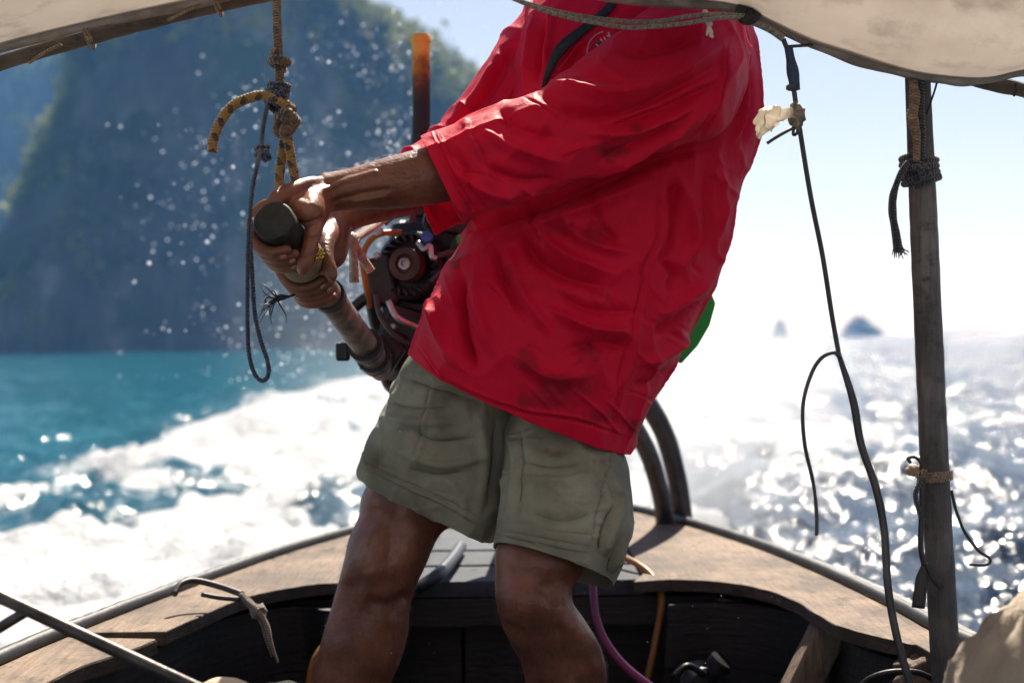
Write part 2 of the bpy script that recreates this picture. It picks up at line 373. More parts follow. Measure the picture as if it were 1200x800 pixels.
islet(914, 371, 20, 520, 9.1, ([0, .3, .7, 1], [1, .9, .6, .15]))

# ================================================================== sea haze and propeller spray
def closed_box(name, lo, hi, mat):
    x0, y0, z0 = lo; x1, y1, z1 = hi
    V = [(x, y, z) for x in (x0, x1) for y in (y0, y1) for z in (z0, z1)]
    return obj(name, V, [(0, 1, 3, 2), (4, 6, 7, 5), (0, 4, 5, 1), (2, 3, 7, 6), (0, 2, 6, 4), (1, 5, 7, 3)], mat, smooth=False)
hz = bpy.data.materials.new('haze_air'); hz.use_nodes = True; t = hz.node_tree; t.nodes.remove(t.nodes['Principled BSDF'])
pv = t.nodes.new('ShaderNodeVolumePrincipled'); pv.inputs['Color'].default_value = (0.20, 0.48, 1.0, 1); pv.inputs['Absorption Color'].default_value = (1, 1, 1, 1); pv.inputs['Density'].default_value = 0.0007; pv.inputs['Anisotropy'].default_value = 0.1
t.links.new(pv.outputs[0], t.nodes['Material Output'].inputs['Volume'])
tag(closed_box('haze', (-420, -80, -1.6), (420, 1000, 110), hz), kind='stuff')

sp = bpy.data.materials.new('spray_mist'); sp.use_nodes = True; t = sp.node_tree; t.nodes.remove(t.nodes['Principled BSDF'])
pv = t.nodes.new('ShaderNodeVolumePrincipled'); pv.inputs['Color'].default_value = (0.97, 0.98, 1, 1); pv.inputs['Anisotropy'].default_value = 0.45
tc = t.nodes.new('ShaderNodeTexCoord'); ln = t.nodes.new('ShaderNodeVectorMath'); ln.operation = 'LENGTH'; t.links.new(tc.outputs['Object'], ln.inputs[0])
mr = t.nodes.new('ShaderNodeMapRange'); mr.inputs[1].default_value = 1.0; mr.inputs[2].default_value = 0.1; mr.inputs[3].default_value = 0; mr.inputs[4].default_value = 1; mr.interpolation_type = 'SMOOTHSTEP'
t.links.new(ln.outputs['Value'], mr.inputs[0])
no = t.nodes.new('ShaderNodeTexNoise'); no.inputs['Scale'].default_value = 2.6; no.inputs['Detail'].default_value = 3; t.links.new(tc.outputs['Object'], no.inputs['Vector'])
m1 = t.nodes.new('ShaderNodeMapRange'); m1.inputs[1].default_value = 0.3; m1.inputs[2].default_value = 0.7; t.links.new(no.outputs['Fac'], m1.inputs[0])
mm = t.nodes.new('ShaderNodeMath'); mm.operation = 'MULTIPLY'; t.links.new(mr.outputs[0], mm.inputs[0]); t.links.new(m1.outputs[0], mm.inputs[1])
m3 = t.nodes.new('ShaderNodeMath'); m3.operation = 'MULTIPLY'; t.links.new(mm.outputs[0], m3.inputs[0]); m3.inputs[1].default_value = 0.8
t.links.new(m3.outputs[0], pv.inputs['Density']); t.links.new(pv.outputs[0], t.nodes['Material Output'].inputs['Volume'])
sp2 = sp.copy(); sp2.name = 'thin_spray_mist'; [n for n in sp2.node_tree.nodes if n.type == 'MATH' and abs(n.inputs[1].default_value - 0.8) < 1e-4 and not n.inputs[1].is_linked][0].inputs[1].default_value = 0.14
def mist(loc, scale, rot=0, thin=False):
    bm = bmesh.new(); bmesh.ops.create_icosphere(bm, subdivisions=3, radius=1.0); me = bpy.data.meshes.new('spray_mist'); bm.to_mesh(me); bm.free()
    o = link('spray_mist', me, sp2 if thin else sp); o.location = loc; o.scale = scale; o.rotation_euler = (0, rot, 0); return tag(o, 'thin pale spray drifting left of the motor' if thin else 'white backlit spray mist hanging over the wake', 'spray', None, 'stuff')
mist((1.15, 8.5, 0.55), (1.05, 1.9, 1.2))
mist((-0.75, 9.0, 0.9), (1.3, 1.8, 1.5), thin=True)

# ================================================================== the boat
M_DECK = wood('weathered_deck_wood', (0.15, 0.098, 0.062), (0.27, 0.185, 0.122), (0.05, 0.034, 0.023), (14, 1.2, 14))
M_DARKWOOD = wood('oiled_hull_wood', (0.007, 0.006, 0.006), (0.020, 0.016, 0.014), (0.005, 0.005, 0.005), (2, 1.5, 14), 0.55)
M_RIB = wood('rib_wood', (0.12, 0.085, 0.06), (0.26, 0.185, 0.13), (0.05, 0.04, 0.03), (14, 14, 1.5))
M_SHADEWOOD = wood('blue_shaded_deck', (0.025, 0.04, 0.06), (0.05, 0.065, 0.085), (0.015, 0.02, 0.03), (1.5, 12, 12))
M_RUBBER = simple('black_rubber', (0.008, 0.008, 0.009), (0.022, 0.022, 0.024), 40, 0.5, bump=0.2)
M_BOUNCE = wood('pale_bounce_wood', (0.42, 0.36, 0.29), (0.58, 0.51, 0.42), (0.30, 0.25, 0.20), (14, 1.2, 14))
M_WALE = simple('grey_wale', (0.16, 0.15, 0.14), (0.34, 0.32, 0.30), 14, 0.7)
ZD = 0.55
M_EDGE = wood('dark_plank_edge', (0.03, 0.022, 0.017), (0.10, 0.07, 0.05), (0.015, 0.013, 0.012), (3, 3, 12))  # darker wood for the upright plank edges
outer_px = [(0, 779), (100, 737), (213, 693), (267, 673), (333, 650), (400, 630), (470, 610), (540, 596), (600, 590), (670, 591), (735, 599), (790, 612), (880, 640), (960, 672), (1050, 715), (1140, 762)]
OUT = [G(x, y, ZD) for x, y in outer_px]
def ext(p, x, y): return Vector((x, y, ZD))
OUT = [ext(0, -0.92, -0.6), ext(0, -0.87, 0.6), ext(0, -0.80, 1.4)] + OUT + [ext(0, 0.76, 1.4), ext(0, 0.84, 0.6), ext(0, 0.89, -0.6)]
O2 = np.array([tuple(v) for v in OUT])
inL_px = [(53, 800), (160, 757), (230, 727), (300, 699), (383, 686), (440, 690), (486, 690)]
inR_px = [(742, 684), (810, 682), (880, 690), (930, 706), (980, 735), (1060, 757), (1095, 770)]
INL = [ext(0, -0.76, -0.6), ext(0, -0.71, 0.6), ext(0, -0.645, 1.4)] + [G(x, y, ZD) for x, y in inL_px]
INR = [G(x, y, ZD) for x, y in inR_px] + [ext(0, 0.61, 1.4), ext(0, 0.68, 0.6), ext(0, 0.73, -0.6)]
boat = empty('longtail_boat', (0, 2.0, 0.0), 'open wooden longtail boat with pale worn side decks and black rubber rails', 'boat')
cO = catmull(O2, 150); cO[:, 2] = ZD
iL = catmull([tuple(v) for v in INL], 70); iR = catmull([tuple(v) for v in INR], 70); iL[:, 2] = ZD; iR[:, 2] = ZD

def out_x(y, side):
    c = cO[cO[:, 0] * side > 0.0]; c = c[np.argsort(c[:, 1])]; return np.interp(y, c[:, 1], c[:, 0])
def side_plank(name, inner, side, y0, y1):
    c = [p for p in inner if y0 <= p[1] <= y1]; ys = [p[1] for p in c]
    edge = [Vector((p[0] + 0.006 * mnoise.noise(Vector(p) * 9), p[1], ZD + 0.002 * mnoise.noise(Vector(p) * 5))) for p in c]
    o_ = [Vector((out_x(y, side), y, ZD + 0.004)) for y in ys]
    n = len(edge)
    V = edge + o_ + [v - Vector((0, 0, 0.026)) for v in edge] + [v - Vector((0, 0, 0.026)) for v in o_]
    F = []
    for i in range(n - 1):
        F += [(i, i + 1, n + i + 1, n + i), (2 * n + i, 3 * n + i, 3 * n + i + 1, 2 * n + i + 1), (i, 2 * n + i, 2 * n + i + 1, i + 1), (n + i, n + i + 1, 3 * n + i + 1, 3 * n + i)]
    F += [(0, n, 3 * n, 2 * n), (n - 1, 3 * n - 1, 4 * n - 1, 2 * n - 1)]
    o = obj(name, V, F, M_DECK, boat, False); o.data.materials.append(M_EDGE)
    for i in range(2, 4 * (n - 1), 4): o.data.polygons[i].material_index = 1
    bm = bmesh.new(); bm.from_mesh(o.data); bmesh.ops.recalc_face_normals(bm, faces=bm.faces); bm.to_mesh(o.data); bm.free()
    return bevel(o, 0.004)
yL = float(iL[:, 1].max()) - 0.02
side_plank('side_deck', iL, -1, -0.6, 2.17)
side_plank('side_deck', iR, 1, -0.6, 1.92)
# stern deck: boards laid athwart, blue shade put into the middle boards' colour
yy = [2.625, 2.80, 2.98, 3.17, 3.36, 3.56, 3.78]
for k in range(6):
    a, b = yy[k], yy[k + 1] - 0.006
    xs = [(out_x(a, -1), a), (out_x(b, -1), b), (out_x(b, 1), b), (out_x(a, 1), a)]
    mid = -0.16 + 0.02 * k
    zz = ZD + 0.004 + 0.003 * ((k * 7) % 3 - 1)
    x0b, x1b = max(xs[1][0], -0.202), min(xs[2][0], 0.235)
    if k == 1 or x1b - x0b > 0.02: prism('deck_board', [(-0.202, a, zz), (0.235, a, zz), (x1b, b, zz), (x0b, b, zz)], 0.03, M_SHADEWOOD, boat)
for s, xi in ((-1, -0.206), (1, 0.239)):
    inn = iR if s > 0 else iL[::-1]
    y0 = 1.925 if s > 0 else 2.175
    inn = [p for p in inn if p[1] > y0]
    ys_ = [y for y in np.linspace(2.66, 3.75, 20) if s * out_x(y, s) > s * xi]
    edge_ = [(p[0] + 0.004 * mnoise.noise(Vector(p) * 14), p[1] + 0.007 * mnoise.noise(Vector(p) * 23) + 0.004 * mnoise.noise(Vector(p) * 70), ZD + 0.005) for p in inn]
    yo = np.linspace(edge_[-1][1], ys_[-1], 50)
    tp = [(xi, y, ZD + 0.005) for y in ys_[::-1]] + edge_ + [(float(out_x(y, s)), y, ZD + 0.005) for y in yo]
    so_d = prism('stern_deck', tp, 0.022, M_DECK, boat, 0.002); so_d.data.materials.append(M_EDGE)
    for pg in so_d.data.polygons:
        if abs(pg.normal.z) < 0.5: pg.material_index = 1
# rails: black rubber strip along the edge, grey wale outside it
half = int(np.argmax(cO[:, 1]))
tube('rail', cO + np.array([0, 0, 0.010]), 0.0125, M_RUBBER, boat, n=300, seg=12, rough=0.12)
nrm = np.gradient(cO[:, :2], axis=0); nrm = np.stack([-nrm[:, 1], nrm[:, 0]], 1); nrm /= np.linalg.norm(nrm, axis=1)[:, None]
cen = np.array([0, 1.5]); sg = np.sign(((cO[:, :2] - cen) * nrm).sum(1)); nrm *= sg[:, None]
def strip(name, prof, mat):
    """sweep an (outward, z) profile along the gunwale"""
    k = len(prof); V = []
    for p, n_ in zip(cO, nrm): V += [(p[0] + n_[0] * a, p[1] + n_[1] * a, ZD + z) for a, z in prof]
    F = [(i * k + j, (i + 1) * k + j, (i + 1) * k + (j + 1) % k, i * k + (j + 1) % k) for i in range(len(cO) - 1) for j in range(k)]
    o = obj(name, V, F, mat, boat, False); bm = bmesh.new(); bm.from_mesh(o.data); bmesh.ops.recalc_face_normals(bm, faces=bm.faces); bm.to_mesh(o.data); bm.free(); return o
strip('wale', [(0.012, 0.004), (0.06, 0.0), (0.062, -0.045), (0.012, -0.05)], M_WALE)
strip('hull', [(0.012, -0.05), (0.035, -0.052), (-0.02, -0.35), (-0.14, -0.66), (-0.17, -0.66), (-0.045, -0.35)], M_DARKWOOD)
# inner lining: strakes below the side decks
for s, inner in ((-1, iL), (1, iR)):
    c = [p for p in inner if p[1] < 2.75]
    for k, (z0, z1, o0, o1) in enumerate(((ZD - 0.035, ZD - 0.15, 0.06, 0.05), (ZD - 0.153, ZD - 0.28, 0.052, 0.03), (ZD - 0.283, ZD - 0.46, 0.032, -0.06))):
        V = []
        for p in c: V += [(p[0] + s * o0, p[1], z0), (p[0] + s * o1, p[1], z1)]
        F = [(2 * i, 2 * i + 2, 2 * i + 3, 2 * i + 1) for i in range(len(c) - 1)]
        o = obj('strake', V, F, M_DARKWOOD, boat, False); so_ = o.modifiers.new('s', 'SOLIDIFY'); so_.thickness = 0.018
# bulkhead under the stern deck
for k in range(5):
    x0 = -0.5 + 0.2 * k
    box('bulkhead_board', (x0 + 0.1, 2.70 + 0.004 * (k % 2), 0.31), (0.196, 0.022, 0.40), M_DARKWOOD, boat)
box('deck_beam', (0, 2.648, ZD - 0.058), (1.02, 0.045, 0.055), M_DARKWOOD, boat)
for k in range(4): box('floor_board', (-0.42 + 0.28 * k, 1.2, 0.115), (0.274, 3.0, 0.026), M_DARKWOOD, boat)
for k in range(6): box('bounce_board', (0, -0.95 - 0.52 * k, 0.50), (1.5 - 0.1 * k, 0.51, 0.03), M_BOUNCE, boat)  # unseen pale boards behind the camera, added to bounce sun onto the person
# ribs against the lining
def rib(px, s, mat=M_RIB, wd=0.05):
    a = P(*px[0]); b = P(*px[1]); d = (b - a); L = d.length; z = d.normalized(); x = Vector((0, 1, 0)); x = (x - z * x.dot(z)).normalized(); y = z.cross(x)
    return box('rib', (a + b) / 2, (wd, 0.05, L), mat, boat, Matrix((x, y, z)).transposed(), 0.006)
rib(((975, 728, 2.30), (925, 830, 2.30)), 1, wd=0.06); rib(((855, 700, 2.62), (830, 860, 2.62)), 1)
rib(((340, 715, 2.62), (375, 830, 2.62)), -1, M_DARKWOOD, .035)

# wooden knee, coil, bundles and fittings inside the boat
def blob(name, c, rad, mat, parent=None, amp=0.2, freq=8, seed=0, sub=4):
    bm = bmesh.new(); bmesh.ops.create_icosphere(bm, subdivisions=sub, radius=1.0)
    for v in bm.verts:
        n = v.co.copy(); k = 1 + amp * mnoise.fractal(n * freq * 0.2 + Vector((seed, 0, 0)), 1, 2, 4)
        v.co = Vector((n.x * rad[0], n.y * rad[1], n.z * rad[2])) * k + Vector(c)
    me = bpy.data.meshes.new(name); bm.to_mesh(me); bm.free(); me.polygons.foreach_set('use_smooth', [True] * len(me.polygons)); return link(name, me, mat, parent)
k_ = blob('knee_block', P(1088, 792, 2.02), (0.05, 0.04, 0.035), M_DECK, boat, 0.25, 9, 3)

# ---------------- hoses
M_HOSE = simple('dark_hose', (0.018, 0.016, 0.018), (0.05, 0.042, 0.045), 30, 0.5, bump=0.15)
def hoop(pts, r, label):
    o = tube('cooling_hose', [P(*p) for p in pts], r, M_HOSE, None, n=60, seg=16); tag(o, label, 'hose'); return o
hoop([(690, 430, 3.0), (740, 452, 3.15), (775, 500, 3.3), (792, 555, 3.4), (800, 606, 3.45), (804, 660, 3.5)], 0.0235, 'thick dark curved hose dropping over the rail, the taller of two')
hoop([(690, 470, 2.95), (730, 485, 3.05), (757, 525, 3.2), (772, 570, 3.3), (778, 604, 3.36), (780, 650, 3.42)], 0.021, 'thick dark curved hose dropping over the rail, the lower of two')
q = NT('purple_hose'); q.col((0.16, 0.045, 0.13)); q.set(Roughness=0.3); q.translucent(0.3, (0.35, 0.06, 0.2)); M_PURP = q.m
q = NT('orange_hose'); q.col((0.30, 0.14, 0.03)); q.set(Roughness=0.4); q.translucent(0.3, (0.5, 0.24, 0.04)); M_ORNG = q.m
tag(tube('fuel_hose', [P(*p) for p in [(697, 640, 2.50), (695, 690, 2.45), (702, 735, 2.42), (725, 772, 2.40), (760, 802, 2.38), (830, 850, 2.36)]], 0.007, M_PURP, None, n=60), 'thin purple plastic hose hanging below the stern deck', 'hose')
tag(tube('fuel_hose', [P(*p) for p in [(690, 640, 2.9), (730, 652, 2.75), (762, 672, 2.66), (775, 700, 2.61), (768, 750, 2.58), (758, 800, 2.56), (750, 870, 2.55)]], 0.0065, M_ORNG, None, n=60), 'thin orange plastic hose drooping over the stern deck edge', 'hose')
tag(tube('fuel_hose', [P(*p) for p in [(392, 745, 2.42), (374, 762, 2.38), (363, 790, 2.36), (360, 850, 2.36)]], 0.005, M_ORNG, None, n=40), 'short orange hose hanging inside the hull', 'hose')
tag(tube('deck_hose', [G(540, 640, ZD + .02), G(530, 655, ZD + .022), G(512, 674, ZD + .022), P(490, 688, 2.62), P(470, 697, 2.60), P(440, 720, 2.58)], 0.012, simple('grey_blue_hose', (0.03, 0.04, 0.055), (0.05, 0.06, 0.08), 20, 0.45, bump=0.1), None, n=50), 'grey blue hose curving over the stern deck corner', 'hose')

# ---------------- bilge pump in the shadows
M_IRON = simple('greasy_iron', (0.012, 0.012, 0.014), (0.05, 0.05, 0.055), 18, 0.4, 0.6)
pump = empty('bilge_pump', P(820, 830, 2.5), 'small greasy iron pump lying below the stern deck', 'pump')
lathe('housing', P(818, 802, 2.5), (0.3, -1, 0.3), [(-.05, .02), (-.04, .042), (.02, .042), (.03, .03), (.045, .026)], M_IRON, pump)
lathe('outlet', P(838, 786, 2.47), (0.5, -0.2, 0.8), [(-.03, .015), (0, .016), (.012, .022), (.025, .022)], M_IRON, pump)
tube('lever', [P(826, 790, 2.46), P(806, 780, 2.45), P(790, 792, 2.44)], 0.006, M_IRON, pump)
box('foot', P(820, 838, 2.5), (0.09, 0.07, 0.10), M_IRON, pump)

# ---------------- forked metal rod at the near left
M_STEEL = simple('worn_steel', (0.035, 0.032, 0.03), (0.10, 0.09, 0.085), 30, 0.42, 0.5, bump=0.2)
rod = empty('boat_hook', P(-60, 670, 1.62), 'grey metal rod with a forked brace leaning across the deck', 'rod')
rod_s = tube('shaft', [P(-90, 656, 1.62), P(30, 713, 1.62), P(225, 803, 1.62), P(330, 852, 1.62)], 0.0078, M_STEEL, rod, n=30)
tube('brace', [P(31, 716, 1.62), P(-25, 750, 1.64), P(-80, 785, 1.66)], 0.0062, M_STEEL, rod, n=16)
# ---------------- lashing on the left deck
M_TWINE = rope_mat('grey_twine', (0.10, 0.075, 0.055), (0.16, 0.12, 0.09), 0.02)
M_BROWN_TW = rope_mat('pale_twine', (0.26, 0.18, 0.11), (0.18, 0.12, 0.075), 0.02)
ls = empty('deck_lashing', G(213, 690, ZD), 'dark cord lashed round the rail with a frayed pale tail', 'rope')
tube('cord', [P(204, 696, 2.32), P(212, 684, 2.34), P(228, 680, 2.36), P(255, 686, 2.36), P(284, 696, 2.34)], 0.0055, M_HOSE, ls)
tube('cord', [P(236, 696, 2.33), P(258, 700, 2.33), P(282, 702, 2.33)], 0.004, M_HOSE, ls)
tube('tail', [P(282, 696, 2.335), P(292, 706, 2.32), P(303, 718, 2.30), P(309, 732, 2.29), P(315, 750, 2.28), P(320, 768, 2.28)], [0.005, .0065, .006, .005, .0055, .004], M_TWINE, ls, rough=0.25)
tube('tail', [P(286, 700, 2.33), P(300, 712, 2.295), P(312, 730, 2.285), P(317, 752, 2.275), P(326, 776, 2.27)], [0.003, .004, .004, .0035, .002], M_BROWN_TW, ls, rough=0.3)
blob('knot', P(303, 716, 2.30), (0.013, 0.012, 0.012), M_TWINE, ls, 0.4, 12, 1, 3)
M_SACK = simple('dirty_sacking', (0.005, 0.0045, 0.004), (0.013, 0.011, 0.009), 16, 0.9, bump=0.8, dist=0.01)
tag(blob('cloth_bundle', P(250, 838, 2.12), (0.085, 0.07, 0.04), M_SACK, None, 0.22, 5, 6, 5), 'crumpled dark grey rag heap inside the left hull', 'rag')
tag(blob('cloth_bundle', P(330, 842, 2.2), (0.07, 0.06, 0.055), M_SACK, None, 0.22, 5, 2, 5), 'rounded dark rag heap below the frayed lashing tail', 'rag')
tag(blob('float', P(262, 806, 1.66), (0.03, 0.02, 0.011), simple('pale_foam', (0.45, 0.35, 0.22), (0.62, 0.5, 0.35), 20, 0.7), None, 0.2, 8, 4, 4), 'pale sunlit knot of cloth at the foot of the metal rod', 'cloth')

# ---------------- canvas bundle at the near right
q = NT('canvas_bundle'); v = q.coord('Object'); f = q.noise(v, 9, 5); q.col(q.ramp(f, [(0.35, (0.26, 0.215, 0.165)), (0.65, (0.40, 0.34, 0.27))])); q.set(Roughness=0.9); q.bump(q.noise(v, 16, 5), 0.7, 0.015)
bb = blob('canvas_bundle', P(1262, 880, 1.45), (0.125, 0.16, 0.155), q.m, None, 0.10, 5, 5.5, 6)
for v_ in bb.data.vertices:
    c_ = v_.co - P(1262, 880, 1.45); a_ = math.atan2(c_.x, -c_.y); rg = (1 - abs(mnoise.noise(Vector((a_ * 2.6, c_.z * 4 + a_, 2.2)))) * 2) ; v_.co += c_.normalized() * .012 * max(0, rg) ** 2; tag(bb, 'bulging beige canvas bundle beside the bamboo pole', 'bundle')

# ================================================================== canopy
q = NT('canvas'); v = q.coord('Object'); f = q.noise(v, 3.0, 6, 0.65); g = q.noise(v, 14, 5, 0.7)
cc = q.ramp(f, [(0.3, (0.46, 0.40, 0.345)), (0.6, (0.60, 0.545, 0.48))]); cc = q.mix(q.math('MULTIPLY', q.math('SUBTRACT', g, 0.52), 4.0, True), cc, (0.24, 0.18, 0.14)); cc = q.mix(q.math('MULTIPLY', q.math('SUBTRACT', q.noise(q.coord('Object', (1, .4, 1)), 5, 5, .7), .5), 3.0, True), cc, (0.33, 0.26, 0.21))
q.col(cc); q.set(Roughness=0.9); q.bump(q.math('ADD', q.noise(v, 30, 4), q.math('MULTIPLY', q.noise(q.coord('Object', (1, .3, 1)), 9, 4), 2.5)), 0.5, 0.008); q.translucent(0.55, q.mix(0.45, cc, (0.88, 0.84, 0.80))); M_CANVAS = q.m
M_HEM = simple('canvas_hem', (0.24, 0.205, 0.17), (0.46, 0.41, 0.355), 26, 0.9, bump=0.6)
M_BAMBOO = wood('bamboo', (0.12, 0.085, 0.055), (0.24, 0.17, 0.11), (0.05, 0.04, 0.032), (2, 14, 14), 0.55)
canopy = empty('canopy', P(600, -30, 1.9), 'pale canvas awning arched over the boat on a bamboo bow', 'awning')
# lower edge of the canvas (rear hem) left to right
hem_px = [(-260, 150), (-120, 92), (0, 55), (120, 26), (250, -2), (400, -34), (520, -46), (640, -30), (700, -6), (780, 2), (860, 10), (905, 28), (955, 52), (1005, 70), (1055, 84), (1105, 92), (1150, 93), (1200, 84), (1260, 88), (1330, 120), (1400, 160)]
hem_d = 1.90
E = catmull([tuple(P(x, y, hem_d)) for x, y in hem_px], 160)
rows = 46; V = []
ea = catmull([tuple(P(x, y, hem_d)) for x, y in [(-260, 140), (0, 46), (300, -40), (600, -72), (900, -40), (1200, 46), (1400, 140)]], 160)
for j in range(rows):
    t = j / (rows - 1); s_ = float(sstep(0, 0.25, np.array(t)))
    for i in range(160):
        b = E[i] * (1 - s_) + ea[i] * s_
        sag = 0.016 * math.sin(math.pi * min(1, t * 3)) * math.sin(i * 0.11) + 0.008 * mnoise.noise(Vector((i * .06, t * 9, 3)))
        V.append((b[0] * (1 + 0.0 * t), b[1] - t * 1.5, b[2] + 0.03 * t - sag))
F = [(j * 160 + i, j * 160 + i + 1, (j + 1) * 160 + i + 1, (j + 1) * 160 + i) for j in range(rows - 1) for i in range(159)]
cv = obj('canvas', V, F, M_CANVAS, canopy); md = cv.modifiers.new('s', 'SOLIDIFY'); md.thickness = 0.003
# folded hem band
V = []
for i in range(160):
    dn = 0.004 * mnoise.noise(Vector((i * .15, 0, 0)))
    for a, b in ((-0.012, 0.014), (-0.004, -0.004), (0.008, -0.006 + dn), (0.012, 0.006)): V.append((E[i][0], E[i][1] + a, E[i][2] + b))
F = [(i * 4 + j, i * 4 + 4 + j, i * 4 + 4 + (j + 1) % 4, i * 4 + (j + 1) % 4) for i in range(159) for j in range(4)]
hm = obj('hem', V, F, M_HEM, canopy)
bow = [(-260, 165), (-120, 116), (0, 74), (100, 45), (200, 19), (310, -6), (450, -30), (600, -42), (760, -26), (870, 2), (1000, 40), (1090, 74), (1150, 95), (1200, 106), (1270, 128), (1400, 175)]
tube('bow', [P(x, y, 1.925) for x, y in bow], 0.0105, M_BAMBOO, canopy, n=160, seg=14, rough=0.12)
M_CORD = rope_mat('tan_cord', (0.30, 0.20, 0.10), (0.42, 0.29, 0.15), 0.015)
def wrap(name, c, ax, r, rc, turns, pitch, mat, parent, n=None):
    ax = Vector(ax).normalized(); a = ax.orthogonal().normalized(); b = ax.cross(a); k = int(turns * 12) + 1
    pts = [Vector(c) + ax * (pitch * (i / 12 - turns / 2)) + (a * math.cos(i * math.pi / 6) + b * math.sin(i * math.pi / 6)) * r for i in range(k)]
    return tube(name, pts, rc, mat, parent, n=k * 3, seg=8)
bax = (P(200, 19, 1.925) - P(100, 45, 1.925))
for px, py in ((105, 44), (255, 6)): wrap('tie', P(px, py - 3, 1.917), bax, 0.019, 0.0018, 1.5, 0.005, M_CORD, canopy)
tube('tie', [P(34, 74, 1.905), P(52, 62, 1.9), P(72, 52, 1.9)], 0.0022, M_CORD, canopy); tube('tie', [P(196, 24, 1.905), P(225, 10, 1.9), P(252, -4, 1.9)], 0.0022, M_CORD, canopy)
M_GREYROPE = rope_mat('grey_rope', (0.24, 0.22, 0.19), (0.34, 0.31, 0.27), 0.01)
tag(tube('awning_rope', [P(*p) for p in [(560, -22, 1.86), (605, 0, 1.86), (650, 13, 1.86), (700, 22, 1.86), (760, 26, 1.86), (810, 19, 1.86), (845, 17, 1.87), (874, 19, 1.88)]], 0.0030, M_GREYROPE, None, n=80), 'grey rope slung below the awning, the upper of two', 'rope')
tag(tube('awning_rope', [P(*p) for p in [(570, -18, 1.85), (612, 3, 1.85), (660, 19, 1.85), (710, 29, 1.85), (745, 32.5, 1.85), (800, 28, 1.85), (845, 21, 1.86), (876, 21, 1.88)]], 0.0030, M_GREYROPE, None, n=80), 'grey rope slung below the awning, the lower of two', 'rope')
lathe('eyelet', P(877, 14, 1.883), (0, 1, 0.25), [(-.006, .006), (-.006, .017), (0, .018), (.006, .016), (.006, .007)], M_RUBBER, canopy, 20)
tube('toggle', [P(880, 12, 1.876), P(876, 22, 1.872), P(870, 26, 1.872)], 0.005, M_RUBBER, canopy)
M_WHITE = simple('white_cord', (0.55, 0.50, 0.42), (0.75, 0.70, 0.62), 60, 0.9, bump=0.6)
fr = empty('frayed_cord', P(832, 20, 1.87), 'short frayed white cord end hanging from the awning', 'cord')
tube('cord', [P(826, 14, 1.88), P(829, 22, 1.87), P(832, 30, 1.865)], 0.004, M_WHITE, fr)
for k in range(9):
    dx = random.uniform(-5, 6); tube('strand', [P(831, 28, 1.866), P(832 + dx * .6, 35, 1.864), P(833 + dx, 40 + random.uniform(-2, 5), 1.862)], 0.0016, M_WHITE, fr, seg=6)
tube('edge_cord', [P(872, 22, 1.885), P(900, 34, 1.885), P(918, 46, 1.885)], 0.0045, M_GREYROPE, canopy)

# ---------------- bamboo pole on the right
M_POLE = wood('weathered_pole', (0.075, 0.070, 0.070), (0.20, 0.18, 0.168), (0.03, 0.03, 0.034), (12, 12, 1.0), 0.6)
pole = empty('canopy_pole', P(1118, 1000, 1.93), 'weathered bamboo pole holding up the awning edge beside the beige bundle', 'pole')
ps = [P(1074, 60, 1.93), P(1082, 250, 1.93), P(1090, 430, 1.93), P(1097, 580, 1.93), P(1107, 760, 1.93), P(1120, 1000, 1.93), P(1126, 1120, 1.93)]
tube('shaft', ps, [0.0165, 0.0182, 0.0188, 0.0192, 0.0195, 0.020, 0.020], M_POLE, pole, n=90, seg=24, rough=0.05)
M_NAVY = rope_mat('dark_rope', (0.025, 0.03, 0.045), (0.06, 0.065, 0.085), 0.012)
M_BROWN = rope_mat('brown_rope', (0.22, 0.14, 0.09), (0.34, 0.24, 0.16), 0.014)
pax = P(1082, 250, 1.93) - P(1074, 60, 1.93)
pr = empty('pole_rope', P(1078, 200, 1.91), 'dark rope knotted round the pole top with a brown strand above', 'rope')
tube('strand', [P(1070, 94, 1.905), P(1072, 118, 1.905), P(1069, 138, 1.904), P(1074, 160, 1.905), P(1074, 190, 1.905)], [.006, .007, .008, .005, .006], M_BROWN, pr, rough=0.4)
tube('strand', [P(1080, 96, 1.907), P(1079, 130, 1.905), P(1080, 160, 1.906), P(1081, 188, 1.905)], [.004, .005, .005, .004], M_NAVY, pr, rough=0.3)
wrap('coil', P(1077, 192, 1.93), pax, 0.0225, 0.0048, 2.2, 0.008, M_NAVY, pr); wrap('coil', P(1079, 209, 1.93), pax + Vector((0.05, 0, 0)), 0.0230, 0.0048, 2.0, 0.008, M_NAVY, pr)
wrap('knot', P(1079, 200, 1.906), (1, .2, .5), 0.008, 0.0046, 1.8, 0.007, M_NAVY, pr); wrap('knot', P(1094, 205, 1.92), (.4, .2, 1), 0.007, 0.0044, 1.5, 0.006, M_NAVY, pr)
tube('tail', [P(1064, 190, 1.905), P(1055, 205, 1.903), P(1047, 228, 1.903), P(1046, 250, 1.903), P(1050, 275, 1.903), P(1053, 296, 1.903)], [.0045, .005, .005, .0052, .0054, .005], M_NAVY, pr, rough=0.35)
for k in range(16):
    g_ = random.Random(k + 50); tube('strand', [P(1051, 280, 1.903), P(1052 + g_.uniform(-5, 6), 290, 1.903 + g_.uniform(-.004, .004)), P(1054 + g_.uniform(-9, 12), 300 + g_.uniform(-6, 4), 1.903 + g_.uniform(-.008, .008))], [.0012, .001, .0005], M_BROWN if k % 2 else M_NAVY, pr, seg=5, n=12)
tag(tube('wire', [P(1099, 92, 1.91), P(1096, 104, 1.908), P(1090, 122, 1.908), P(1086, 134, 1.909)], 0.0014, M_RUBBER, None), 'short thin dark wire curling from the awning to the pole', 'wire')
tag(tube('wire', [P(1190, 98, 1.9), P(1191, 106, 1.9), P(1188, 113, 1.9)], 0.0016, M_RUBBER, None), 'tiny dark wire end hanging from the awning bow', 'wire')
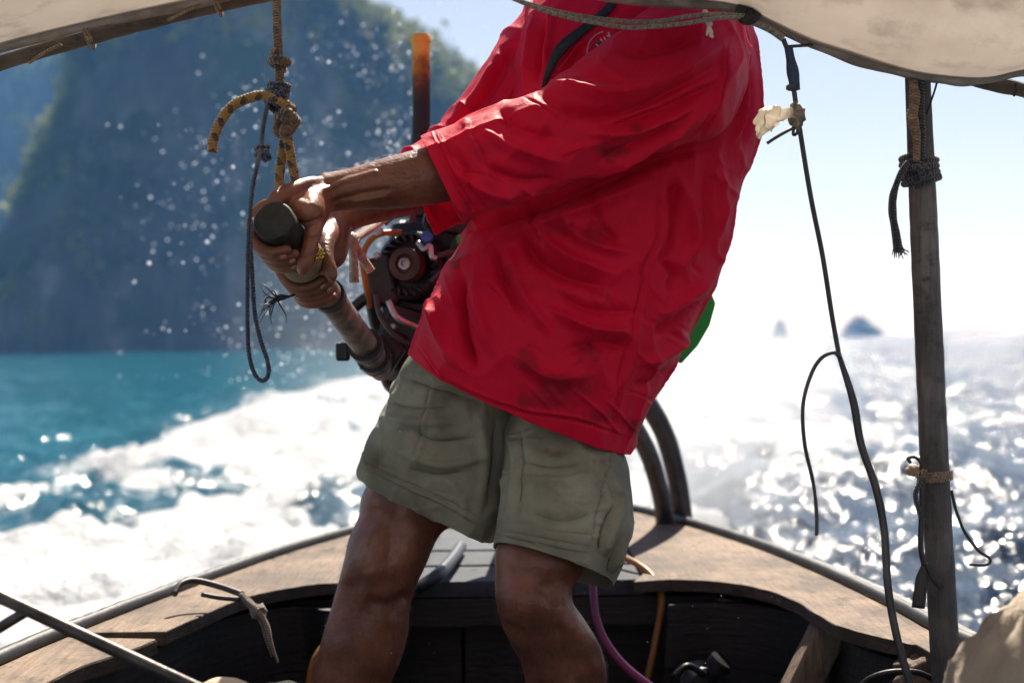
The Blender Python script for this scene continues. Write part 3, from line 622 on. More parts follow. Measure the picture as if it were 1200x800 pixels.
pt = empty('pole_tie', P(1088, 552, 1.91), 'brown cord tied round the pole with dark cloth strips hanging', 'tie')
wrap('coil', P(1095, 556, 1.93), P(1097, 580, 1.93) - P(1090, 430, 1.93), 0.0218, 0.0026, 3.2, 0.0045, M_BROWN, pt)
blob('knot', P(1071, 551, 1.905), (0.011, 0.007, 0.008), M_BROWN, pt, 0.6, 16, 2, 3)
tube('loop', [P(1077, 556, 1.905), P(1079, 543, 1.9), P(1072, 535, 1.9), P(1064, 537, 1.9), P(1067, 542, 1.9)], 0.0022, M_RUBBER, pt)
tube('strip', [P(1080, 560, 1.905), P(1073, 578, 1.9), P(1076, 594, 1.9), P(1081, 610, 1.9)], 0.0035, M_NAVY, pt)
tube('strip', [P(1081, 560, 1.905), P(1080, 600, 1.9), P(1079, 640, 1.9), P(1083, 662, 1.9)], 0.0038, M_RUBBER, pt)
tube('strip', [P(1085, 658, 1.9), P(1080, 680, 1.9), P(1076, 712, 1.9)], [0.004, 0.0085, 0.009], M_RUBBER, pt, flat=0.25)
tube('strip', [P(1086, 660, 1.898), P(1094, 676, 1.9), P(1104, 688, 1.903)], [0.004, 0.005, 0.005], M_RUBBER, pt, flat=0.3)
tag(tube('wire', [P(1115, 574, 1.93), P(1120, 596, 1.93), P(1130, 622, 1.93), P(1146, 644, 1.93), P(1160, 654, 1.93), P(1156, 661, 1.93), P(1136, 661, 1.93)], 0.0022, M_RUBBER, None, n=60), 'bent dark wire springing out from the pole tie', 'wire')

# ---------------- hanging cable, cloth and plastic bag
q = NT('cable_sheath'); v = q.coord('Object'); f = q.noise(v, 25, 4); q.col(q.ramp(f, [(0.4, (0.028, 0.03, 0.04)), (0.7, (0.075, 0.07, 0.07))])); q.set(Roughness=0.4); M_CABLE = q.m
cb = empty('hanging_cable', P(926, 60, 1.9), 'long dark twin cable hanging from the awning into the boat', 'cable')
main = [(918, 46, 1.89), (926, 70, 1.89), (931, 110, 1.89), (937, 150, 1.9), (950, 230, 1.92), (964, 300, 1.93), (975, 370, 1.94), (984, 420, 1.94)]
low = [(984, 418, 1.94), (1000, 470, 1.94), (1009, 520, 1.94), (1026, 570, 1.94), (1036, 620, 1.94), (1041, 690, 1.93), (1052, 750, 1.92), (1068, 806, 1.91), (1085, 870, 1.9)]
tube('cable', [P(*p) for p in main], 0.0034, M_CABLE, cb, n=80)
tube('cable', [P(*p) for p in low], [0.0035, .0055, .0055, .0055, .0055, .0055, .0055, .0055, .0055], M_CABLE, cb, n=80, flat=0.65)
tube('branch', [P(*p) for p in [(984, 418, 1.935), (976, 413, 1.935), (962, 420, 1.935), (950, 440, 1.935), (941, 475, 1.935), (943, 520, 1.935), (953, 565, 1.935), (957, 600, 1.935), (957, 627, 1.935)]], 0.0027, M_CABLE, cb, n=80)
tube('sleeve', [P(924, 56, 1.889), P(929, 84, 1.889), P(932, 106, 1.889)], [.0055, .0078, .0062], simple('navy_tape', (0.012, 0.03, 0.08), (0.03, 0.06, 0.14), 60, 0.6, bump=0.5), cb, rough=0.25)
blob('knot', P(926, 103, 1.887), (.006, .005, .005), M_CABLE, cb, .4, 12, 1, 2)
tube('cross_cord', [P(919, 55, 1.888), P(935, 54, 1.89), P(952, 53, 1.895)], 0.0022, M_CABLE, cb)
tube('loop', [P(934, 145, 1.89), P(930, 152, 1.885), P(930, 158, 1.885), P(934, 156, 1.885), P(936, 148, 1.89)], 0.0022, M_CABLE, cb)
tube('loop', [P(933, 148, 1.89), P(920, 155, 1.885), P(908, 162, 1.885), P(899, 168, 1.885)], 0.0022, M_CABLE, cb)
q = NT('thin_plastic'); q.col((0.62, 0.58, 0.52)); q.set(Roughness=0.2, Alpha=0.72); v = q.coord('Object'); q.bump(q.noise(v, 60, 5), 0.8, 0.006); q.translucent(0.5, (0.75, 0.68, 0.55)); M_PLAS = q.m
pb = empty('plastic_bag', P(935, 145, 1.885), 'scrap of pale plastic bag tied to the hanging cable', 'plastic')
V, F, U = tube_geo([P(935, 146, 1.883), P(925, 136, 1.88), P(913, 133, 1.88), P(901, 139, 1.88), P(893, 150, 1.88), P(889, 161, 1.88)], [.004, .008, .013, .016, .012, .003], 44, 80, 0.35)
V = np.array([tuple(Vector(v) + 0.010 * Vector((mnoise.noise(Vector(v) * 95), mnoise.noise(Vector(v) * 70 + Vector((9, 0, 0))), mnoise.noise(Vector(v) * 80 + Vector((0, 9, 0)))))) for v in V])
obj('bag', V, F, M_PLAS, pb); blob('knot', P(934, 136, 1.886), (.010, .008, .017), simple('dirty_plastic', (0.12, 0.10, 0.08), (0.32, 0.27, 0.21), 60, 0.6), pb, .5, 14, 3, 3)
cc_ = empty('cable_coil', P(1055, 800, 2.0), 'black cable coil lying beside the foot of the pole', 'cable')
for k in range(4):
    r1 = 50 - 5 * k; cx, cy = 1056 + 3 * k, 812 + 3 * k
    tube('loop', [P(cx + r1 * math.cos(a), cy - 26 * math.sin(a) - 3 * k, 1.98 - 0.03 * math.sin(a)) for a in [i * math.pi / 8 for i in range(16)]] + [P(cx + r1, cy - 3 * k, 1.98)], 0.0038, M_RUBBER, cc_, n=90)

# ================================================================== ropes on the tiller
M_YB = rope_mat('yellow_black_rope', (0.36, 0.20, 0.045), (0.018, 0.02, 0.035), 0.021, (0.22, 0.13, 0.05))
M_BB = rope_mat('blue_black_cord', (0.016, 0.022, 0.05), (0.05, 0.09, 0.22), 0.014, (0.01, 0.012, 0.02))
DR = 1.84
M_OLD = rope_mat('brown_black_rope', (0.17, 0.105, 0.06), (0.03, 0.03, 0.035), 0.024, (0.10, 0.065, 0.04))
yr = empty('tiller_rope', P(325, 0, DR), 'brown and yellow flecked rope knotted above the tiller grip', 'rope')
tube('line', [P(323, -30, DR + .03), P(324, 0, DR + .02), P(325, 40, DR), P(327, 75, DR), P(328, 110, DR)], 0.0060, M_OLD, yr, n=60)
wrap('knot', P(328, 71, DR), (0.35, 0.1, 1), 0.0095, 0.0062, 1.6, 0.010, M_OLD, yr)
tube('tail', [P(338, 124, DR - .008), P(326, 118, DR - .012), P(311, 112, DR - .01), P(292, 115, DR - .01), P(272, 125, DR - .01), P(257, 145, DR - .01), P(250, 165, DR - .01), P(249, 179, DR - .01)], 0.0066, M_YB, yr, n=80, seg=12)
wrap('knot', P(337, 140, DR), (0.5, 0.1, 1), 0.0100, 0.0080, 1.4, 0.014, M_OLD, yr); wrap('knot', P(335, 150, DR), (-0.8, 0.3, 0.6), 0.0095, 0.0080, 1.3, 0.012, M_OLD, yr)
wrap('knot', P(341, 136, DR - .004), (0.9, 0.3, 0.5), 0.0085, 0.0075, 1.2, 0.010, M_OLD, yr)
tube('line', [P(334, 158, DR), P(330, 185, DR + .005), P(327, 215, DR + .02), P(330, 245, DR + .05)], 0.0064, M_YB, yr, n=50, seg=12)
tube('line', [P(337, 160, DR - .004), P(341, 185, DR), P(347, 215, DR + .02), P(352, 240, DR + .05)], 0.0064, M_YB, yr, n=50, seg=12)
bc = empty('cord_loop', P(322, 105, DR), 'thin blue and black cord knotted on the rope and hanging in a long loop', 'cord')
wrap('knot', P(326, 106, DR), (0.2, 0, 1), 0.0125, 0.0036, 3.2, 0.0062, M_BB, bc); wrap('knot', P(324, 122, DR), (0.6, 0.2, 0.8), 0.0125, 0.0036, 2.2, 0.0065, M_BB, bc)
wrap('knot', P(328, 114, DR - .004), (1, 0.3, 0.2), 0.0100, 0.0036, 2.0, 0.0062, M_BB, bc)
DL = 1.765
tube('line', [P(317, 112, DR), P(313, 125, DR - .01), P(309, 145, DR - .02), P(306, 170, DR - .03), P(301, 195, DL), P(296, 220, DL - .01), P(293, 250, DL - .02), P(291, 285, DL - .02), P(290, 330, DL - .01), P(290, 380, DL), P(292, 415, DL), P(298, 437, DL), P(307, 446, DL), P(314, 440, DL), P(314, 425, DL), P(306, 400, DL), P(299, 370, DL), P(296, 330, DL), P(294, 290, DL), P(295, 255, DL + .02)], 0.0028, M_BB, bc, n=170)
wrap('knot', P(307, 178, DR - .03), (0.1, 0, 1), 0.0070, 0.0036, 2.0, 0.0075, M_BB, bc); wrap('knot', P(310, 182, DR - .035), (1, 0.2, 0.3), 0.0060, 0.0036, 1.6, 0.006, M_BB, bc)

# ================================================================== longtail engine with its tiller
M_BLACK = simple('engine_black', (0.008, 0.008, 0.010), (0.030, 0.030, 0.034), 14, 0.42, 0.3, bump=0.3)
M_PULLEY = simple('rusty_pulley', (0.035, 0.02, 0.018), (0.085, 0.05, 0.045), 30, 0.6, 0.3)
M_ALU = simple('dull_alloy', (0.25, 0.25, 0.25), (0.45, 0.44, 0.43), 30, 0.4, 0.8)
q = NT('rusty_exhaust'); v = q.coord('Object'); f = q.noise(v, 22, 5); sp_ = q.n('SeparateXYZ'); q.l(v, sp_.inputs[0])
hgt = q.math('ADD', sp_.outputs[2], q.math('MULTIPLY', f, 0.14)); mr_ = q.n('MapRange'); mr_.inputs[1].default_value = 1.50; mr_.inputs[2].default_value = 1.61; q.l(hgt, mr_.inputs[0])
q.col(q.ramp(mr_.outputs[0], [(0.0, (0.022, 0.018, 0.018)), (0.35, (0.09, 0.035, 0.015)), (0.6, (0.38, 0.13, 0.02)), (0.9, (0.80, 0.36, 0.06))])); q.set(Roughness=0.8); q.bump(f, 0.4, 0.003); M_EXH = q.m  # rust, with the brightness of the lit top put into the orange
q = NT('scuffed_tube'); v = q.coord('Object'); f = q.noise(v, 16, 6, 0.7); q.col(q.ramp(f, [(0.36, (0.06, 0.045, 0.038)), (0.5, (0.17, 0.14, 0.125)), (0.66, (0.34, 0.30, 0.28))])); q.set(Roughness=0.5, Metallic=0.35); q.bump(q.noise(v, 90, 3), 0.3, 0.002); M_TUBE = q.m
q = NT('worn_rubber_grip'); v = q.coord('Object'); f = q.noise(v, 70, 5, 0.7); q.col(q.ramp(f, [(0.4, (0.012, 0.012, 0.013)), (0.72, (0.032, 0.031, 0.031))])); q.set(Roughness=0.7); q.bump(f, 0.5, 0.002); M_GRIP = q.m

DE = 2.45
eng = empty('longtail_engine', Vector((0.02, 2.95, ZD)), 'greasy black longtail motor with rusty exhaust stack and long steering tiller', 'engine')
blk = box('block', P(545, 345, DE + .22), (0.26, 0.30, 0.26), M_BLACK, eng, bev=0.02)
for k in range(7): box('fin', P(545, 268 - 6 * k, DE + .22), (0.20 - .006 * k, 0.22, 0.006), M_BLACK, eng, bev=0.001)
box('cylinder_head', P(548, 222, DE + .22), (0.15, 0.16, 0.05), M_BLACK, eng, bev=0.01)
pc = P(474, 309, DE); ax = Vector((-0.25, -1, 0.06)).normalized()
lathe('fan_housing', pc - ax * .06, ax, [(-.06, .062), (0, .064), (.03, .060), (.035, .054), (.01, .050), (.008, .02)], M_BLACK, eng, 40)
pl = lathe('pulley', pc - ax * .03, ax, [(-.01, .027), (0, .030), (.012, .028), (.016, .024), (.024, .029), (.03, .0285), (.031, .017), (.024, .015), (.024, .010)], M_PULLEY, eng, 40)
lathe('hub', pc - ax * .01, ax, [(0, .0105), (.012, .010), (.013, .006), (.006, .005), (.006, .002)], M_ALU, pl, 24)
gs = []
for k in range(22):
    a = 2 * math.pi * k / 22; u = ax.orthogonal().normalized(); v2 = ax.cross(u); dr = u * math.cos(a) + v2 * math.sin(a)
    gs.append(tube_geo([pc - ax * .028 + dr * .040, pc - ax * .026 + (dr + ax.cross(dr) * .18) * .054], .0035, 6, 2))
V, F, U = join_geo(gs); obj('fan_vanes', V, F, M_BLACK, eng)
for x, y, d, r in ((519, 361, DE - .05, .008), (445, 272, DE - .04, .008), (520, 240, DE + .05, .012), (443, 300, DE - .05, .006), (504, 425, DE, .008), (462, 383, DE - .02, .006)):
    lathe('bolt', P(x, y, d), (-0.2, -1, 0.1), [(0, r), (.008, r), (.010, r * .7)], M_ALU, eng, 8)
lathe('fuel_cap', P(501, 279, DE - .03), (-0.1, -1, 0.2), [(0, .010), (.012, .010), (.013, .005)], simple('blue_plastic', (0.02, 0.10, 0.35), (0.03, 0.14, 0.45), 40, 0.4), eng, 14)
lathe('plug_cap', P(541, 282, DE - .02), (0, -1, 0.2), [(0, .009), (.012, .009)], simple('green_plastic', (0.02, 0.30, 0.05), (0.04, 0.4, 0.08), 40, 0.4), eng, 14)
tube('linkage', [P(490, 284, DE - .04), P(497, 292, DE - .05), P(504, 288, DE - .05), P(506, 300, DE - .05), P(512, 303, DE - .05)], .0045, M_ALU, eng)
tube('linkage', [P(455, 352, DE - .05), P(466, 372, DE - .05), P(490, 384, DE - .04), P(515, 398, DE - .03)], .0055, M_ALU, eng)
tube('fuel_line', [P(434, 360, DE), P(428, 330, DE - .02), P(425, 302, DE - .03), P(432, 284, DE - .03), P(446, 274, DE - .03), P(470, 272, DE)], .0052, M_ORNG, eng, n=40)
tube('bracket', [P(415, 360, DE), P(432, 350, DE), P(440, 380, DE + .02), P(452, 402, DE + .03)], .010, M_BLACK, eng)
box('sump', P(500, 400, DE + .12), (0.17, 0.22, 0.10), M_BLACK, eng, Matrix.Rotation(0.3, 3, 'Y'), .015)
box('gearbox', P(540, 430, DE + .30), (0.16, 0.20, 0.14), M_BLACK, eng, bev=.02)
tube('carrier', [P(448, 428, DE - .05), P(480, 440, DE + .1), P(530, 450, DE + .3), Vector((0.0, 2.95, 0.90))], .02, M_BLACK, eng)
tube('carrier', [P(470, 395, DE + .02), P(455, 425, DE), P(462, 452, DE + .05), P(500, 470, DE + .2)], .016, M_BLACK, eng)
tube('mount_post', [Vector((0.02, 2.95, 0.548)), Vector((0.02, 2.95, 0.7)), Vector((0.02, 2.93, 0.95))], .026, M_BLACK, eng)
tube('propeller_shaft', [Vector((0.01, 2.9, 0.92)), Vector((0.05, 4.3, 0.56)), Vector((0.1, 6.3, -0.08))], .022, M_BLACK, eng)
lathe('exhaust_lip', P(493, 43, 2.60), UP, [(-.012, .0172), (-.011, .0185), (-.003, .0185), (0, .0172)], M_EXH, eng, 24); lathe('exhaust_clamp', P(494, 165, 2.60), UP, [(-.01, .017), (-.009, .0205), (.009, .0205), (.01, .017)], M_BLACK, eng, 24)
ex = tube('exhaust', [P(520, 300, 2.62), P(500, 250, 2.60), P(494, 190, 2.60), P(494, 120, 2.60), P(493, 41, 2.60)], [.017, .0165, .0165, .0165, .0165], M_EXH, eng, n=60, seg=24, cap=False)
md = ex.modifiers.new('s', 'SOLIDIFY'); md.thickness = 0.003; md.offset = -1
for k, (x, y, d, sx, sy, sz, rz) in enumerate(((560, 300, DE + .02, .10, .06, .05, .3), (535, 380, DE + .0, .09, .05, .07, -.4), (520, 262, DE + .02, .07, .06, .03, .2), (486, 425, DE + .03, .06, .05, .05, .7), (455, 400, DE + .04, .04, .05, .05, .5), (565, 340, DE - .01, .05, .04, .08, .1), (448, 330, DE + .06, .05, .06, .09, -.2))):
    box('casting', P(x, y, d), (sx, sy, sz), M_BLACK, eng, Matrix.Rotation(rz, 3, 'Y'), .008)
for pts in (((450, 262), (470, 246), (500, 238), (530, 246), (556, 262)), ((505, 330), (520, 318), (540, 322), (552, 338)), ((440, 345), (446, 370), (462, 392), (480, 404)), ((482, 262), (486, 246), (480, 236), (492, 226)), ((514, 300), (530, 296), (548, 304))):
    tube('cable', [P(x, y, DE - .03) for x, y in pts], .005, M_HOSE, eng)
# beige lashing from engine to tiller
M_BEIGE = rope_mat('beige_rope', (0.42, 0.34, 0.25), (0.52, 0.43, 0.32), 0.02)
lb = empty('tiller_lashing', P(410, 280, 2.2), 'beige rope lashed between the tiller hand and the motor', 'rope')
tube('line', [P(384, 300, 2.06), P(398, 291, 2.1), P(412, 282, 2.15), P(436, 266, 2.25), P(465, 248, 2.42), P(482, 252, 2.44)], .0075, M_BEIGE, lb, n=60, rough=0.15)
blob('knot', P(411, 282, 2.14), (.013, .011, .011), M_BEIGE, lb, .4, 12, 2, 3); blob('knot', P(390, 294, 2.12), (.010, .009, .009), simple('dark_knot', (.05, .04, .03), (.12, .09, .06), 50), lb, .4, 12, 3, 3)
tube('tail', [P(411, 280, 2.18), P(414, 300, 2.18), P(415, 331, 2.18)], [.006, .0065, .008], M_BEIGE, lb); tube('tail', [P(412, 280, 2.18), P(422, 298, 2.19), P(435, 318, 2.2)], [.006, .0065, .007], M_BEIGE, lb)

# tiller: local frame
T0, T1 = P(320, 258, 1.78), P(448, 432, 2.36)
TA = (T1 - T0).normalized(); TR_ = (RT - TA * RT.dot(TA)).normalized(); TU = TR_.cross(TA) * 1.0
if TU.dot(UP) < 0: TU = -TU
GR = 0.0265
def T(s, deg, r):
    a = R(deg); return T0 + TA * s + (TR_ * math.cos(a) + TU * math.sin(a)) * r
TL = (T1 - T0).length
til = tube('tiller', [T0 + TA * 0.10, T0 + TA * 0.3, T1], [.0205, .0205, .0215], M_TUBE, eng, n=40, seg=28)
lathe('grip', T0, TA, [(0, .020), (0.0008, .0245), (.003, .0262), (.006, GR), (.02, .0262), (.10, .0255), (.125, .0252), (.126, .021)], M_GRIP, til, 40)
lathe('ring', T0 + TA * .272, TA, [(-.008, .0215), (-.007, .0245), (.007, .0245), (.008, .0215)], M_RUBBER, til, 32)
for s in (.50, .56): lathe('clamp', T0 + TA * s, TA, [(-.010, .022), (-.009, .028), (.009, .028), (.010, .022)], M_BLACK, til, 20)
box('clamp', P(402, 412, 2.3), (.022, .022, .03), M_BLACK, til); box('clamp', P(452, 415, 2.36), (.05, .05, .05), M_BLACK, til, Matrix.Rotation(0.6, 3, 'Y'))
tube('lever', [P(425, 428, 2.34), P(440, 436, 2.33), P(458, 418, 2.34), P(468, 412, 2.35)], .008, M_BLACK, til)
# cloth binding and frayed cord on the tiller
tb = empty('tiller_binding', T(.125, 0, 0), 'tan cord bound round the tiller between the two hands with black frayed ends', 'binding')
M_BIND = rope_mat('tan_binding', (0.32, 0.22, 0.10), (0.20, 0.13, 0.06), 0.012)
wrap('coil', T(.125, 0, 0), TA, .0275, .0035, 6.2, .0058, M_BIND, tb)
for k in range(14):
    g_ = random.Random(k); e = (306 + g_.uniform(-8, 14), 355 + g_.uniform(-28, 28))
    if k == 5: e = (336, 378)
    tube('strand', [P(356, 340, 1.935), P(340, 347, 1.92), P(326, 350 + g_.uniform(-3, 3), 1.92), P((326 + e[0]) / 2 + g_.uniform(-6, 4), (350 + e[1]) / 2 + g_.uniform(-8, 8), 1.92 + g_.uniform(-.02, .02)), P(e[0], e[1], 1.92 + g_.uniform(-.03, .03))], [.0016, .0016, .0012, .0008, .0004], M_RUBBER, tb, seg=6, n=24)
q = NT('gold'); q.col((0.75, 0.48, 0.10)); q.set(Metallic=1.0, Roughness=0.25); M_GOLD = q.m
fl = empty('gold_charm', P(377, 297, 1.84), 'small gold flower charm caught between the two hands', 'charm')
for k in range(6): a = k * math.pi / 3; blob('petal', P(376 + 3.5 * math.cos(a), 297 + 4.5 * math.sin(a), 1.832), (.0024, .002, .0024), M_GOLD, fl, .2, 5, k, 2)
blob('centre', P(377, 297, 1.829), (.002, .002, .002), M_GOLD, fl, .2, 5, 1, 2)
tube('link', [P(377, 297, 1.835), P(371, 302, 1.85), P(368, 306, 1.87)], .0018, M_GOLD, fl)

# ================================================================== the boatman
def loft_geo(secs, n=72, m=None, ex=2.2, closed=False):
    """secs rows: Lx, Ly, Rx, Ry (photo pixels of the outline), depth, half thickness, dip of the near side in px [, depth step L->R]"""
    s = np.array([list(q) + [0] * (8 - len(q)) for q in secs], float); m = m or 14 * (len(s) - 1); c = catmull(s, m); V = []
    a = np.linspace(0, 2 * math.pi, n, endpoint=False)
    ca, sa = np.cos(a), np.sin(a); ca = np.sign(ca) * np.abs(ca) ** (2 / ex); sa = np.sign(sa) * np.abs(sa) ** (2 / ex)
    for r in c:
        L, Q = P(r[0], r[1], r[4] - r[7]), P(r[2], r[3], r[4] + r[7]); C_ = (L + Q) / 2; u = (Q - L) / 2; w_ = -(C_ - CL).normalized() * r[5] - UP * (r[6] * r[4] / FPX)
        V.append(np.array(C_)[None] + ca[:, None] * np.array(u)[None] + sa[:, None] * np.array(w_)[None])
    V = np.vstack(V)
    F = [(i * n + j, (i + 1) * n + j, (i + 1) * n + (j + 1) % n, i * n + (j + 1) % n) for i in range(m - 1) for j in range(n)]
    if closed: F += [tuple(range(n)), tuple((m - 1) * n + j for j in range(n - 1, -1, -1))]
    uv = np.stack([np.tile(np.arange(n) / n, m), np.repeat(np.arange(m) / m, n)], 1)
    return V, F, uv
def vnormals(V, F):
    me = bpy.data.meshes.new('t'); me.from_pydata(V.tolist(), [], F); me.update(); nn = np.zeros(len(V) * 3); me.vertices.foreach_get('normal', nn); bpy.data.meshes.remove(me); return nn.reshape(-1, 3)
def seg_dist(x, y, poly):
    best = np.full(len(x), 1e9); tt = np.zeros(len(x)); p = np.array(poly, float); k = len(p) - 1
    for i in range(k):
        d = p[i + 1] - p[i]; t = np.clip(((x - p[i][0]) * d[0] + (y - p[i][1]) * d[1]) / (d @ d), 0, 1)
        q_ = np.hypot(x - p[i][0] - t * d[0], y - p[i][1] - t * d[1]); mk = q_ < best; best[mk] = q_[mk]; tt[mk] = ((i + t) / k)[mk]
    return best, tt
def sculpt(V, F, folds, noise_amp, stretch, seed, edge=None, gain=1.7):
    """push cloth out and in along fold lines drawn on its near side"""
    nr = vnormals(V, F); x, y, d = proj(V); vd = V - np.array(CL); vd /= np.linalg.norm(vd, axis=1)[:, None]; facing = -(nr * vd).sum(1)
    if np.median(np.sign((nr * (V - V.mean(0))).sum(1))) < 0: nr = -nr; facing = -facing
    wgt = sstep(-0.15, 0.25, facing); D = np.zeros(len(V))
    for amp, wd, poly in folds:
        pp = catmull(poly, 12) if len(poly) > 2 else poly
        q_, t = seg_dist(x, y, pp); tap = np.minimum(1, np.minimum(t, 1 - t) * 4 + 0.12)
        D += gain * amp * 0.001 * (0.45 * np.exp(-(q_ / (.8 * wd)) ** 2) + 0.6 * np.exp(-q_ / (0.55 * wd))) * tap * wgt
    st = np.array(stretch)
    N = np.array([mnoise.fractal(Vector(v * st) + Vector((seed, 0, 0)), 1, 2, 3) for v in V]); N2 = np.array([mnoise.noise(Vector(v * st * 3.1) + Vector((0, seed, 0))) for v in V])
    RG = np.array([1 - abs(mnoise.noise(Vector(v * st * 1.7) + Vector((0, 0, seed)))) * 2.2 for v in V]).clip(0, 1) ** 3
    D += noise_amp * (0.8 * N + 0.35 * N2 + 1.1 * RG)
    if edge is not None: D *= edge
    return V + nr * D[:, None]
def smudge(o, spots):
    n = len(o.data.vertices); co = np.zeros(n * 3); o.data.vertices.foreach_get('co', co); x, y, d = proj(co.reshape(-1, 3)); s = np.zeros(n)
    for px, py, rx, ry, k in spots: s = np.maximum(s, k * np.exp(-(((x - px) / rx) ** 2 + ((y - py) / ry) ** 2)))
    at = o.data.attributes.new('smudge', 'FLOAT', 'POINT'); at.data.foreach_set('value', s.astype(np.float32))

man = empty('person', Vector((0.0, 2.1, 0.128)), 'barelegged person in a red top and olive shorts leaning back on the tiller', 'person')
# ---------------- body: one continuous skin
q = NT('brown_skin'); v = q.coord('Object'); f = q.noise(v, 14, 5, 0.6); g = q.noise(v, 120, 4, 0.6)
q.col(q.ramp(f, [(0.3, (0.125, 0.042, 0.026)), (0.55, (0.22, 0.080, 0.047)), (0.75, (0.33, 0.135, 0.082))])); q.set(Roughness=0.4); q.b.inputs['Subsurface Weight'].default_value = 0.08
q.b.inputs['Subsurface Radius'].default_value = (0.01, 0.004, 0.002); q.b.inputs['Subsurface Scale'].default_value = 0.5
q.bump(q.math('ADD', q.math('MULTIPLY', q.noise(v, 28, 4), 0.7), q.math('MULTIPLY', g, 0.6)), 0.6, 0.004); M_SKIN = q.m
DRL, DLL = 2.20, 2.06     # distance of the far (right) and near (left) leg
parts = []; shells = []     # shells: fingers rooted in the palms, kept apart from one another
def lf(secs, n=40): parts.append(loft_geo(secs, n, None, 2.0, True))
# far leg
lf([(520, 440, 630, 470, 2.20, .065, 0), (470, 520, 575, 555, 2.2, .068, 0), (428, 572, 532, 612, DRL, .068, 0), (420, 605, 520, 622, DRL, .064, 0), (409, 630, 511, 634, DRL - .005, .064, 0), (404, 652, 499, 662, DRL - .01, .060, 0), (397, 680, 486, 690, DRL - .005, .056, 0), (388, 712, 480, 716, DRL + .005, .058, 0), (377, 748, 478, 742, DRL + .01, .062, 0), (370, 776, 470, 772, DRL + .015, .062, 0), (364, 805, 458, 800, DRL + .015, .058, 0), (352, 880, 425, 880, DRL + .01, .046, 0), (345, 960, 395, 962, DRL, .034, 0), (338, 1012, 386, 1018, DRL, .032, 0), (330, 1040, 396, 1050, DRL, .035, 0)])
parts.append(tube_geo([P(375, 1030, DRL + .02), P(345, 1035, DRL - .02), P(300, 1046, DRL - .05), P(255, 1052, DRL - .08)], [.034, .036, .036, .022], 20, 24, 0.8))
# near leg
lf([(605, 450, 715, 480, 2.17, .06, 0), (602, 560, 705, 580, 2.115, .064, 0), (582, 640, 690, 655, DLL, .064, 0), (580, 672, 674, 684, DLL - .01, .060, 0), (581, 704, 671, 704, DLL - .02, .060, 0), (588, 732, 684, 724, DLL - .015, .058, 0), (600, 757, 699, 748, DLL, .058, 0), (611, 779, 707, 768, DLL + .02, .060, 0), (617, 806, 711, 798, DLL + .03, .060, 0), (632, 890, 706, 880, DLL + .05, .048, 0), (655, 985, 700, 982, DLL + .05, .033, 0), (655, 1040, 705, 1042, DLL + .05, .033, 0), (655, 1068, 712, 1072, DLL + .05, .034, 0)])
parts.append(tube_geo([P(700, 1062, DLL + .06), P(668, 1068, DLL + .0), P(620, 1086, DLL - .06), P(575, 1100, DLL - .10)], [.034, .036, .036, .022], 20, 24, 0.8))
for p_, d_ in (((440, 650), DRL - .055), ((612, 712), DLL - .06)): pass
# trunk, neck, head (mostly hidden by clothes and awning)
lf([(530, 470, 700, 510, 2.17, .06, 0), (545, 400, 735, 440, 2.165, .075, 0), (560, 300, 800, 345, 2.16, .10, 0), (600, 200, 845, 230, 2.17, .10, 0), (625, 90, 860, 110, 2.17, .10, 0), (645, 10, 860, 10, 2.17, .09, 0), (690, -40, 830, -38, 2.17, .06, 0), (722, -62, 800, -62, 2.17, .05, 0), (726, -100, 792, -100, 2.16, .045, 0)])
lf([(722, -92, 780, -95, 2.15, .03, 0), (700, -120, 800, -122, 2.15, .06, 0), (690, -165, 812, -165, 2.15, .074, 0), (690, -215, 818, -215, 2.15, .078, 0), (702, -255, 812, -258, 2.15, .07, 0), (735, -285, 785, -285, 2.15, .03, 0)])
parts.append(tube_geo([P(700, -178, 2.10), P(686, -158, 2.09), P(694, -148, 2.10)], [.006, .012, .008], 10, 10))   # nose
for ex_ in (745,): parts.append(tube_geo([P(ex_, -190, 2.08), P(ex_ + 6, -172, 2.075), P(ex_, -155, 2.085)], [.008, .011, .007], 10, 10))
# near arm: shoulder, elbow, wrist
parts.append(tube_geo([P(800, 20, 2.06), P(720, 90, 2.0), P(620, 160, 1.96), P(560, 193, 1.945), P(510, 205, 1.93), P(455, 215, 1.915), P(410, 222, 1.905), P(380, 226, 1.90)], [.042, .036, .033, .036, .0395, .0345, .0275, .0265], 28, 80, 1.0))
# far arm
parts.append(tube_geo([P(660, 30, 2.24), P(600, 120, 2.2), P(545, 190, 2.15), P(500, 214, 2.10), P(455, 231, 2.05), P(418, 246, 2.02), P(398, 257, 2.00)], [.048, .045, .041, .040, .033, .0255, .0235], 28, 80, 1.0))
# hands closed on the tiller
def finger(s, degs, r0, r1, out=0.0085, ds=0.0, base=None):
    k = len(degs); jit = (0, .0012, .0018, .0002, .0016, .0002, 0)
    pts = [T(s + ds * i / (k - 1), dg, GR + out + jit[i] * .6 - 0.0010 * (i > 1)) for i, dg in enumerate(degs)]
    rr = [r0 + (r1 - r0) * i / (k - 1) + (-.0006, .0002, .0010, -.0004, .0008, -.0002, -.0002)[i] for i in range(k)]
    e = (degs[-1] - degs[-2]) * .22; pts += [T(s + ds, degs[-1] + e, GR + out - .001), T(s + ds, degs[-1] + e * 1.7, GR + out - .001)]; rr += [r1 * .72, r1 * .18]
    if base is not None: parts.append(tube_geo(base + pts[:2], [r0 * 1.25] * len(base) + rr[:2], 16, 24, 1.0))
    shells.append(tube_geo(pts, rr, 20, 60, 1.0))
W1 = P(383, 225, 1.905)
